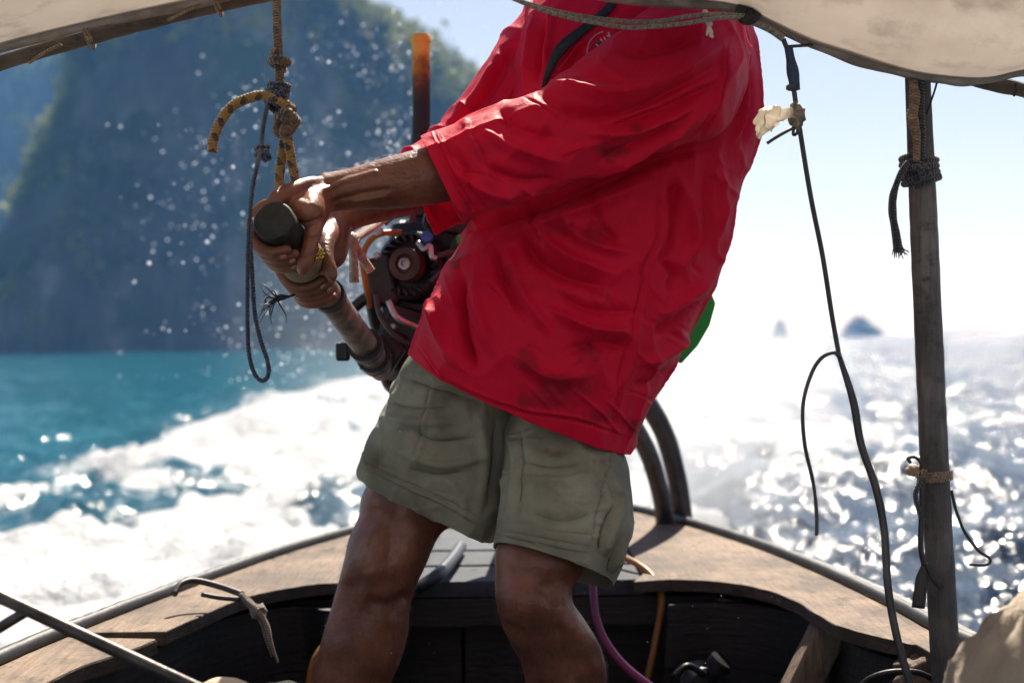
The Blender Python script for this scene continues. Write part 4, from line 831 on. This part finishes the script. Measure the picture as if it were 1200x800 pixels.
for i, (s, end) in enumerate(((.020, 290), (.0395, 298), (.059, 294), (.078, 283))):
    degs = np.linspace(95, end, 7)
    k1 = T(s, 95, GR + .014); mid = (W1 + k1) / 2 + UP * .012 + RT * .004
    finger(s + .002, degs, .0086 - (.0008 if i == 3 else 0), .0070 - (.0006 if i == 3 else 0), base=[W1 + UP * (.010 - .006 * i) , mid, k1])
parts.append(tube_geo([W1 + UP * -.004, P(366, 238, 1.86), T(.045, 40, GR + .016), T(.045, 75, GR + .014)], [.024, .022, .018, .013], 20, 30, 0.9))       # heel of the hand
parts.append(tube_geo([P(374, 240, 1.88), P(370, 255, 1.845), P(367, 272, 1.825), P(362, 293, 1.815), P(357.5, 308, 1.812), P(355, 317, 1.815), P(354, 323, 1.818)], [.019, .0155, .0118, .0100, .0108, .0088, .003], 18, 40, 0.95))    # thumb
W2 = P(397, 259, 2.0)
for i, (s, end) in enumerate(((.150, 316), (.1695, 322), (.189, 318), (.208, 310))):
    degs = np.linspace(110, end, 7); k1 = T(s, 110, GR + .012); mid = (W2 + T(s, 65, GR + .02)) / 2
    finger(s, degs, .0086, .0072, base=[W2 - UP * (.004 * i), mid, T(s, 70, GR + .014)])
parts.append(tube_geo([W2, T(.18, 35, GR + .012), T(.178, 65, GR + .010)], [.022, .017, .013], 20, 24, .9))
parts.append(tube_geo([P(392, 268, 1.985), P(383, 283, 1.93), P(382, 300, 1.905), P(386, 315, 1.895), P(389, 324, 1.892), P(390, 331, 1.893)], [.016, .0125, .0108, .0106, .0085, .003], 18, 36, .95))
V, F, U = join_geo(parts)
me = bpy.data.meshes.new('body'); me.from_pydata(V.tolist(), [], F); me.update()
tmp = bpy.data.objects.new('body_raw', me); col.objects.link(tmp)
rm = tmp.modifiers.new('r', 'REMESH'); rm.mode = 'VOXEL'; rm.voxel_size = 0.0023; rm.use_smooth_shade = True
sm = tmp.modifiers.new('s', 'SMOOTH'); sm.factor = 0.5; sm.iterations = 3
dg = bpy.context.evaluated_depsgraph_get(); me2 = bpy.data.meshes.new_from_object(tmp.evaluated_get(dg)); me2.name = 'body'
bmj = bmesh.new(); bmj.from_mesh(me2)
for gv, gf, _u in shells:
    vs_ = [bmj.verts.new(tuple(p)) for p in gv]
    for f_ in gf: bmj.faces.new([vs_[i] for i in f_])
bmj.to_mesh(me2); bmj.free()
bpy.data.objects.remove(tmp)
# anatomy: knee caps, shin and calf relief, tendons
n_ = len(me2.vertices); co = np.zeros(n_ * 3); me2.vertices.foreach_get('co', co); co = co.reshape(-1, 3); nn = np.zeros(n_ * 3); me2.vertices.foreach_get('normal', nn); nn = nn.reshape(-1, 3)
x, y, d = proj(co); vd = co - np.array(CL); vd /= np.linalg.norm(vd, axis=1)[:, None]; fac = sstep(0.0, 0.5, -(nn * vd).sum(1)); D = np.zeros(n_)
for amp, wd, poly in ((5, 17, [(432, 630), (436, 655)]), (-4, 12, [(462, 590), (462, 620), (456, 650)]), (3.5, 9, [(436, 672), (434, 700)]), (-3, 7, [(436, 702), (455, 708), (475, 700)]), (3, 12, [(448, 700), (430, 760), (415, 800)]), (-2.5, 12, [(408, 690), (398, 740)]), (3, 16, [(455, 730), (450, 775)]),
                      (-2, 9, [(438, 600), (425, 640)]), (4, 18, [(606, 700), (612, 722)]), (-3, 10, [(640, 690), (650, 712), (652, 735)]), (3, 12, [(622, 745), (640, 790)]), (-2.5, 9, [(600, 735), (625, 742)]), (2.5, 10, [(672, 735), (690, 780)]), (-2, 10, [(655, 745), (668, 790)]),
                      (1.6, 3, [(440, 202), (405, 212), (380, 222)]), (-1.5, 3.5, [(455, 222), (420, 228), (392, 236)]), (1.2, 3, [(450, 230), (415, 236)]), (-1.6, 2.5, [(346, 262), (360, 262), (378, 256)]), (-1.2, 2, [(352, 280), (372, 278)]), (-1.0, 1.6, [(352, 300), (368, 299)])):
    q_, t = seg_dist(x, y, poly); near = sstep(2.25, 2.2, d); D += 2.3 * amp * .001 * np.exp(-(q_ / wd) ** 2) * fac * near
co = co + nn * D[:, None]; me2.vertices.foreach_set('co', co.ravel()); me2.update()
me2.polygons.foreach_set('use_smooth', [True] * len(me2.polygons)); me2.materials.clear()
body = link('body', me2, M_SKIN, man)
# nails
M_NAIL = simple('nail', (0.34, 0.19, 0.15), (0.42, 0.26, 0.21), 30, 0.3, bump=0)
def nail(c, nrm_, along, l, wd):
    nrm_ = Vector(nrm_).normalized(); al = Vector(along); al = (al - nrm_ * al.dot(nrm_)).normalized(); sd_ = nrm_.cross(al); V = []; F = []
    for i in range(5):
        for j in range(5):
            a, b = (i - 2) / 2, (j - 2) / 2; rr = 1 - 0.25 * abs(a) * abs(b); V.append(Vector(c) + al * a * l * rr + sd_ * b * wd * rr + nrm_ * (0.0012 - .0016 * b * b))
    F = [(i * 5 + j, i * 5 + j + 1, i * 5 + j + 6, i * 5 + j + 5) for i in range(4) for j in range(4)]
    o = obj('nail', V, F, M_NAIL, body); md = o.modifiers.new('s', 'SOLIDIFY'); md.thickness = .001
for s, dg_ in ((.022, 283), (.0415, 291), (.061, 287)): nail(T(s, dg_, GR + .0148), T(s, dg_, 1) - T(s, dg_, 0), T(s, dg_ + 10, .03) - T(s, dg_, .03), .0042, .0036)
for s, dg_ in ((.150, 308), (.1695, 314)): nail(T(s, dg_, GR + .0148), T(s, dg_, 1) - T(s, dg_, 0), T(s, dg_ + 10, .03) - T(s, dg_, .03), .0042, .0036)
# arm and leg hair catching the light
r_ = random.Random(4); V, F = [], []
cand = np.where(((y > 625) & (y < 815) & (x > 350) & (x < 520) & (d < 2.32)) | ((y > 690) & (y < 815) & (x > 570) & (x < 720) & (d < 2.2)) | ((x > 395) & (x < 500) & (y > 180) & (y < 262)))[0]
for k in range(5200):
    i = int(cand[r_.randrange(len(cand))]); p = Vector(co[i]); n0 = Vector(nn[i]); dn = (Vector((0, 0, -1)) if y[i] > 400 else -RT) + Vector((r_.gauss(0, .4), r_.gauss(0, .4), r_.gauss(0, .4)))
    tg = (dn - n0 * dn.dot(n0)).normalized(); L = r_.uniform(.006, .013); sdv = tg.cross(n0) * .00016; i0 = len(V)
    m_ = p + n0 * L * .35 + tg * L * .4; e_ = p + n0 * L * .5 + tg * L
    V += [p - sdv, p + sdv, m_ - sdv, m_ + sdv, e_]; F += [(i0, i0 + 1, i0 + 3, i0 + 2), (i0 + 2, i0 + 3, i0 + 4)]
hr = obj('hair', V, F, simple('body_hair', (0.02, 0.014, 0.01), (0.04, 0.026, 0.018), 40, 0.4, bump=0), body, False); tag(hr, kind='stuff')
hairc = blob('head_hair', P(758, -225, 2.16), (.085, .10, .088), simple('black_hair', (.008, .007, .007), (.02, .018, .017), 60, .5), body, .15, 9, 2, 4)

# ---------------- red top
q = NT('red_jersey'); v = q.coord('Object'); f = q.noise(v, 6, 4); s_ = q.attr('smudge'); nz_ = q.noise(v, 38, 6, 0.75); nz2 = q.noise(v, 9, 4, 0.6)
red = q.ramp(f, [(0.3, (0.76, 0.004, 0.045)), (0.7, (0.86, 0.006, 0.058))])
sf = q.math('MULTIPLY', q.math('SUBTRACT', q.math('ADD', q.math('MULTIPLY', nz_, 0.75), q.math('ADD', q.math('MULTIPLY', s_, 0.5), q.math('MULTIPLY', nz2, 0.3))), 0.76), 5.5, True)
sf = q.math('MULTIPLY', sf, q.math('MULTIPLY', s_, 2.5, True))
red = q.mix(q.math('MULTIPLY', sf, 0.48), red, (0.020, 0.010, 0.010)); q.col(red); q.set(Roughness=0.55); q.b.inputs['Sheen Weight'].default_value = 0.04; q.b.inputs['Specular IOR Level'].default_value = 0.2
wv = q.noise(v, 1100, 2); cr = q.math('ABSOLUTE', q.math('SUBTRACT', q.noise(q.coord('Object', (1, 1, .55)), 11, 4, .55, .6), .5)); cr = q.math('POWER', q.math('SUBTRACT', 1.0, q.math('MULTIPLY', cr, 5.0, True)), 3.0)
q.bump(q.math('ADD', q.math('MULTIPLY', wv, .3), q.math('ADD', q.math('MULTIPLY', q.noise(v, 24, 4), 1.5), q.math('MULTIPLY', cr, 1.0))), 0.5, 0.0022); q.translucent(0.28, (0.8, 0.012, 0.02)); M_RED = q.m
def cloth(name, geo, mat, parent, th=0.0022, sub=1):
    V, F, U = geo; o = obj(name, V, F, mat, parent, True, U); md = o.modifiers.new('s', 'SOLIDIFY'); md.thickness = th; md.offset = -1; return o
TD = 2.16
tors = [(481, 416, 738, 527, 2.14, .125, 16, .02), (487, 396, 750, 499, 2.14, .130, 15, .02), (497, 372, 766, 462, 2.14, .135, 12, .02), (512, 340, 790, 420, 2.145, .135, 9, .02), (528, 308, 815, 372, 2.15, .132, 7, .02), (548, 270, 839, 324, 2.155, .130, 5, .02), (566, 225, 855, 268, 2.16, .130, 3, .02), (582, 170, 870, 212, 2.165, .128, 2, .02), (597, 115, 889, 155, 2.17, .126, 0, .02), (608, 65, 891, 105, 2.17, .125, 0, .02), (622, 20, 886, 50, 2.17, .120, 0, .02), (645, -25, 868, 0, 2.17, .105, 0, .02), (680, -50, 840, -40, 2.17, .075, 0, .02), (715, -68, 805, -66, 2.17, .052, 0, .02)]
V, F, U = loft_geo(tors, 330, 330, 2.25)
torso_folds = [
 (-13, 9, [(545, 272), (580, 260), (620, 248), (700, 216), (770, 186), (835, 170)]), (7, 9, [(560, 292), (620, 268), (700, 238), (760, 212)]),
 (-13, 6, [(541, 318), (541, 362), (546, 400), (557, 432)]), (9, 11, [(507, 350), (516, 392), (541, 428)]), (7, 9, [(556, 320), (562, 370), (580, 420)]),
 (9, 10, [(621, 248), (636, 280), (670, 304), (722, 322)]), (-9, 9, [(608, 262), (626, 300), (664, 324), (716, 338)]), (-8, 6, [(618, 236), (625, 262), (640, 292)]), (-7, 7, [(575, 280), (590, 330), (618, 380)]), (6, 9, [(596, 290), (612, 345), (650, 395)]),
 (6, 9, [(652, 255), (690, 285), (740, 296)]), (-6, 8, [(648, 340), (690, 362), (745, 366)]), (7, 9, [(640, 360), (690, 384), (742, 389)]), (-6, 9, [(662, 412), (704, 402), (735, 408)]), (5, 10, [(600, 410), (640, 440), (690, 440)]),
 (7, 7, [(782, 176), (803, 235), (812, 270), (812, 292), (796, 318)]), (-8, 6, [(793, 190), (790, 250), (784, 290), (770, 306)]), (-4, 7, [(826, 200), (830, 260), (822, 300)]), (4, 8, [(842, 180), (846, 240), (836, 290)]),
 (-3.2, 2.4, [(767, 176), (771, 225), (768, 285), (752, 314), (754, 336), (737, 400), (722, 460), (715, 515)]), (1.6, 2.5, [(775, 225), (773, 285), (759, 316), (760, 338), (744, 400), (729, 460), (722, 515)]),
 (7, 7, [(836, 320), (800, 350), (770, 372)]), (-7, 7, [(826, 350), (792, 376), (764, 392)]), (6, 8, [(812, 390), (782, 412), (748, 428)]), (-5, 8, [(790, 428), (764, 448), (742, 452)]), (-6, 6, [(770, 300), (790, 322), (780, 345)]),
 (-5, 9, [(690, 215), (700, 260), (730, 290)]), (7, 6, [(862, 70), (868, 120), (858, 165)]), (-6, 6, [(876, 80), (880, 130), (868, 180)]),
 (6, 6, [(628, 20), (622, 60), (616, 100)]), (-6, 5, [(640, 20), (634, 60), (628, 95)]), (6, 5, [(652, 10), (646, 45), (640, 80)]), (6, 5, [(690, 40), (668, 70), (650, 92)]), (-5, 4, [(684, 56), (664, 80)]),
 (1.6, 1.6, [(486, 398), (520, 440), (600, 474), (680, 489), (732, 508)]), (-1.6, 1.6, [(485, 403), (520, 445), (600, 479), (680, 494), (734, 513)])]
def creases(seed, n, dirf, box_, amp, wd, ln):
    r = random.Random(seed); out = []
    for _ in range(n):
        x, y = r.uniform(box_[0], box_[2]), r.uniform(box_[1], box_[3]); a = dirf(x, y) + r.gauss(0, .22); L = ln * r.uniform(.4, 1.2); c = r.gauss(0, .15)
        pl_ = [(x - math.cos(a - c) * L, y - math.sin(a - c) * L), (x, y), (x + math.cos(a + c) * L, y + math.sin(a + c) * L)]
        out.append((r.choice((-1, 1, 1)) * amp * r.uniform(.4, 1), wd * r.uniform(.6, 1.3), pl_))
    return out
torso_folds += creases(3, 70, lambda x, y: math.atan2(y - 150, x - 775) if y < 330 else math.atan2(y - 150, x - 775) * .35 + .25, (500, 180, 860, 490), 1.9, 3.4, 34)
V = sculpt(V, F, torso_folds, 0.0055, (9, 9, 5), 3.0, None, 2.2)
shirt = cloth('shirt', (V, F, U), M_RED, man)
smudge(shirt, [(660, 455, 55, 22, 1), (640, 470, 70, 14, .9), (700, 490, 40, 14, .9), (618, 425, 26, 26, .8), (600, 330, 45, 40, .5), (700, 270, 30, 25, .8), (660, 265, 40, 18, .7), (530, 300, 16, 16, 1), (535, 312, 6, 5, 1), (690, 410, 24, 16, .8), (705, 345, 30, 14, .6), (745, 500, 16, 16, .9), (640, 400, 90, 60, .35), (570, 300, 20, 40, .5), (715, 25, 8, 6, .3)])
# near sleeve
slv = [(493, 160, 541, 258, 1.925, .052, 0), (500, 157, 548, 255, 1.927, .053, 0), (530, 146, 577, 245, 1.935, .057, 0), (580, 125, 622, 230, 1.95, .060, 0), (632, 105, 668, 213, 1.965, .062, 0), (680, 74, 716, 195, 1.985, .066, 0), (728, 38, 764, 178, 2.005, .070, 0), (772, 4, 806, 168, 2.025, .074, 0), (808, -28, 846, 150, 2.045, .074, 0), (838, -38, 872, 100, 2.075, .060, 0), (860, -20, 880, 60, 2.12, .03, 0)]
V, F, U = loft_geo(slv, 220, 300, 2.1)
sl_folds = [(-9, 9, [(632, 112), (670, 129), (722, 134), (779, 112), (848, 74)]), (8, 10, [(640, 95), (690, 108), (740, 108), (800, 82), (846, 52)]), (8, 9, [(689, 206), (745, 176), (797, 150), (846, 112)]), (-8, 8, [(704, 150), (760, 136), (846, 96)]), (7, 8, [(690, 158), (750, 152), (820, 120)]), (-6, 7, [(700, 190), (752, 165), (800, 138)]),
 (-7, 8, [(720, 60), (770, 60), (830, 40)]), (6, 8, [(740, 40), (780, 42), (835, 20)]), (6, 10, [(560, 150), (600, 175), (660, 190)]), (-6, 9, [(585, 128), (610, 150), (660, 165)]), (-5, 8, [(560, 190), (610, 212), (650, 210)]), (5, 9, [(530, 200), (570, 225), (610, 225)]), (-5, 8, [(520, 165), (545, 195), (556, 235)]), (4, 8, [(545, 150), (566, 190), (580, 230)]),
 (1.3, 1.4, [(505, 153), (528, 205), (556, 250)]), (-1.5, 1.4, [(508, 152), (531, 204), (559, 249)]),
 (-4.5, 2.2, [(853, 50), (852, 85), (838, 130), (820, 162)]), (3, 2.5, [(848, 50), (847, 85), (832, 130), (812, 162)])]
sl_folds += creases(9, 32, lambda x, y: -.45 if x > 640 else (.95 if x < 560 else .3), (510, 20, 850, 240), 2.2, 3.0, 28)
V = sculpt(V, F, sl_folds, 0.0045, (6, 9, 9), 8.0, None, 2.2)
sleeve = cloth('sleeve', (V, F, U), M_RED, man)
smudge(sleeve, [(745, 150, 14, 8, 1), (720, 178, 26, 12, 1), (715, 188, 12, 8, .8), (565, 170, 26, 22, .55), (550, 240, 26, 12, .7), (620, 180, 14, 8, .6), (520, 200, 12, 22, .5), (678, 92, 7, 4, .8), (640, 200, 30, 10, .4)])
# far sleeve
fsl = [(472, 180, 508, 273, 2.10, .055, 0), (480, 172, 518, 268, 2.105, .058, 0), (500, 158, 555, 250, 2.12, .060, 0), (526, 132, 600, 215, 2.15, .062, 0), (558, 88, 640, 165, 2.18, .064, 0), (590, 42, 680, 110, 2.21, .066, 0), (618, 8, 700, 60, 2.23, .066, 0), (640, -22, 712, 20, 2.24, .06, 0)]
V, F, U = loft_geo(fsl, 110, 130, 2.1)
V = sculpt(V, F, [(7, 7, [(590, 60), (560, 110), (530, 140)]), (-7, 6, [(606, 50), (580, 100), (548, 140)]), (6, 6, [(620, 60), (600, 110), (570, 140)]), (-5, 5, [(500, 232), (508, 250), (512, 265)]), (5, 6, [(520, 150), (560, 125)])], 0.005, (8, 8, 8), 5.0)
smudge(cloth('sleeve', (V, F, U), M_RED, man), [(510, 255, 10, 10, .5)])
# shoulder strap and chest badge
def on_shirt(px, py, lift=0.003):
    x, y, d = proj(np.array([tuple(v.co) for v in shirt.data.vertices])) if not hasattr(on_shirt, 'c') else on_shirt.c
    on_shirt.c = (x, y, d); k = np.where((np.hypot(x - px, y - py) < 7) & (d < TD + .02))[0]
    return P(px, py, (float(d[k].min()) if len(k) else TD - .1) - lift)
sa, sb = [(740, -20), (726, 4), (714, 20), (677, 50), (653, 75), (639, 104)], [(722, -20), (708, 4), (689, 21), (650, 50), (639, 75), (633, 104)]
V = []
for a, b in zip(catmull(sa, 24), catmull(sb, 24)): V += [on_shirt(*a, .006), on_shirt(*b, .006)]
F = [(2 * i, 2 * i + 1, 2 * i + 3, 2 * i + 2) for i in range(23)]
o = obj('strap', V, F, simple('black_webbing', (.006, .006, .008), (.018, .018, .02), 120, .7), man); md = o.modifiers.new('s', 'SOLIDIFY'); md.thickness = .003; o.modifiers.new('sm', 'SMOOTH').iterations = 3
M_PRINT = simple('white_print', (.45, .40, .40), (.62, .56, .56), 120, .6, bump=0)
tube('badge', [on_shirt(711 + 23 * math.cos(a), 62 - 25 * math.sin(a), .002) for a in [R(100 + 9 * i) for i in range(11)]], .0007, M_PRINT, shirt, seg=6)
for (a, b) in (((711, 42), (719, 45)), ((713, 38), (716, 48)), ((708, 44), (712, 52)), ((704, 46), (707, 52)), ((698, 52), (702, 55))): tube('badge_print', [on_shirt(*a, .002), on_shirt(*b, .002)], .0012, M_PRINT, shirt, seg=6)
tube('badge_print', [on_shirt(697, 54, .002), on_shirt(701, 52, .002), on_shirt(706, 51, .002)], .0035, simple('purple_print', (.05, .02, .06), (.08, .04, .09), 60, .6, bump=0), shirt, seg=8, flat=.2)

# ---------------- olive shorts
q = NT('olive_twill'); v = q.coord('Object'); f = q.noise(v, 7, 5, .6); g = q.noise(v, 45, 5, .7); s_ = q.attr('smudge')
c0 = q.ramp(f, [(0.3, (0.17, 0.16, 0.112)), (0.55, (0.29, 0.277, 0.202)), (0.75, (0.43, 0.41, 0.31))]); c0 = q.mix(q.math('MULTIPLY', q.math('SUBTRACT', g, .5), 1.4, True), c0, (0.10, 0.095, 0.068))
c0 = q.mix(q.math('MULTIPLY', s_, q.math('MULTIPLY', g, 1.5, True), True), c0, (0.10, 0.055, 0.022)); q.col(c0); q.set(Roughness=0.85)
q.bump(q.math('ADD', q.noise(v, 700, 2), q.math('MULTIPLY', q.noise(v, 40, 4), 1.5)), .35, .0016); q.translucent(.10, (.3, .28, .19)); M_OLIVE = q.m
def hemfold(a): return a
sh_far = [(505, 392, 650, 440, 2.20, .095, 0), (476, 425, 622, 480, 2.20, .10, 2), (455, 470, 608, 525, 2.2, .105, 4), (439, 508, 600, 570, 2.2, .105, 5), (427, 538, 590, 604, 2.2, .102, 5), (422, 552, 582, 622, 2.2, .10, 6), (424, 562, 574, 634, 2.2, .098, 6)]
V, F, U = loft_geo(sh_far, 240, 220, 2.3)
ff = [(-5, 6, [(450, 470), (490, 478), (530, 476)]), (5, 7, [(445, 488), (490, 496), (540, 492)]), (-6, 6, [(480, 500), (510, 516), (560, 512)]), (5, 7, [(470, 530), (520, 545), (575, 530)]), (-5, 6, [(478, 548), (510, 556), (545, 552)]), (6, 7, [(560, 480), (566, 540), (560, 600)]), (-7, 7, [(580, 490), (578, 540), (570, 590)]), (-4, 6, [(470, 440), (510, 455), (560, 470)]), (4, 6, [(500, 440), (540, 452)]),
      (2.0, 1.8, [(427, 546), (470, 566), (530, 594), (566, 616)]), (-2.0, 1.6, [(428, 541), (470, 561), (530, 588), (568, 610)]), (-2.2, 1.6, [(508, 440), (495, 500), (480, 560)]), (2, 2, [(512, 440), (499, 500), (484, 560)]), (4, 5, [(436, 520), (430, 545)]), (-4, 5, [(446, 520), (440, 552)])]
ff += creases(12, 20, lambda x, y: .12 if x < 540 else 1.3, (430, 430, 585, 600), 1.5, 3.0, 26)
V = sculpt(V, F, ff, .0042, (9, 9, 7), 1.0)
shorts = cloth('shorts', (V, F, U), M_OLIVE, man, .003)
smudge(shorts, [(440, 545, 12, 16, .7), (520, 470, 30, 10, .3)])
sh_near = [(604, 425, 742, 470, 2.16, .085, 0), (597, 480, 726, 513, 2.16, .084, -3), (593, 525, 735, 552, 2.135, .090, -6), (590, 575, 739, 600, 2.10, .095, -8), (586, 615, 731, 645, 2.08, .095, -10), (583, 630, 724, 668, 2.075, .093, -11), (581, 640, 716, 684, 2.07, .091, -11)]
V, F, U = loft_geo(sh_near, 240, 220, 2.3)
nf_ = [(8, 6, [(726, 590), (712, 625), (704, 650)]), (-7, 5, [(718, 590), (706, 620), (700, 650)]), (7, 5, [(734, 610), (722, 640), (716, 670)]), (-6, 4, [(728, 620), (716, 650), (710, 680)]), (-5, 6, [(610, 540), (650, 546), (690, 540)]), (4, 7, [(606, 560), (650, 566), (700, 556)]), (4, 5, [(600, 500), (604, 550), (598, 600)]), (-5, 4, [(610, 500), (613, 545), (608, 600)]), (-4, 7, [(620, 600), (660, 610), (700, 600)]), (4, 6, [(700, 540), (715, 570), (730, 580)]), (-4, 5, [(705, 555), (720, 590)]),
       (2.0, 1.8, [(583, 624), (630, 634), (688, 646)]), (-2.0, 1.6, [(583, 619), (630, 629), (690, 640)]), (-2.2, 1.6, [(714, 530), (702, 580), (692, 640)]), (2, 2, [(709, 530), (697, 580), (687, 640)])] + [(2.2, 2.2, [(692 + 10 * k / 6, 630 - 16 * k), (704 + 10 * k / 6, 626 - 16 * k)]) for k in range(6)]
nf_ += creases(15, 20, lambda x, y: .1 if x < 690 else 1.8, (598, 500, 735, 660), 1.4, 3.0, 24)
V = sculpt(V, F, nf_, .0038, (9, 9, 7), 4.0)
s2 = cloth('shorts_leg', (V, F, U), M_OLIVE, shorts, .003)
smudge(s2, [(652, 533, 14, 5, 1.2), (640, 530, 8, 5, .8)])
# green cloth at the back of the waist
gm = NT('green_cloth'); gm.col((0.03, 0.22, 0.05)); gm.set(Roughness=.6); gm.translucent(.3, (.08, .4, .06))
V = [P(*p) for p in [(828, 340, 2.22), (833, 352, 2.24), (826, 378, 2.25), (812, 402, 2.25), (792, 424, 2.24), (780, 400, 2.20), (800, 360, 2.19), (815, 345, 2.2)]]
o = obj('waist_cloth', V, [tuple(range(8))], gm.m, man, False); md = o.modifiers.new('s', 'SOLIDIFY'); md.thickness = .012; bevel(o, .004)

# ================================================================== flying spray droplets
q = NT('water_drop'); q.col((0.95, 0.97, 1.0)); q.set(Roughness=0.08); q.translucent(0.55, (0.95, 0.97, 1.0)); M_DROP = q.m
def droplets(name, n, sampler, rmin, rmax, label, seed):
    r = random.Random(seed); V, F = [], []
    ico = bmesh.new(); bmesh.ops.create_icosphere(ico, subdivisions=1, radius=1.0); bv = [v.co.copy() for v in ico.verts]; bf = [tuple(v.index for v in f.verts) for f in ico.faces]; ico.free()
    for _ in range(n):
        c = sampler(r); s = rmin + (rmax - rmin) * r.random() ** 4; k = len(V); V += [c + b * s for b in bv]; F += [tuple(i + k for i in f) for f in bf]
    tag(obj(name, V, F, M_DROP), label, 'spray', None, 'stuff')
def s_left(r):
    while True:
        px, py = r.gauss(425, 105), r.gauss(275, 140)
        if 100 < px < 620 and -80 < py < 470 and (py - 20) > (480 - px) * 0.35 - 60 * r.random() and mnoise.fractal(Vector((px * .02, py * .02, 2.5)), 1, 2, 3) > r.uniform(-.5, .35): return P(px, py, r.uniform(3.4, 8.0))
droplets('spray_droplets', 4200, s_left, .0010, .0062, 'fine backlit water droplets flying beside the motor', 5)
def s_near(r): return P(r.uniform(380, 1050), r.uniform(300, 790), r.uniform(2.0, 2.5))
droplets('spray_droplets', 130, s_near, .0004, .0009, 'sparse tiny droplets flying over the stern', 6)
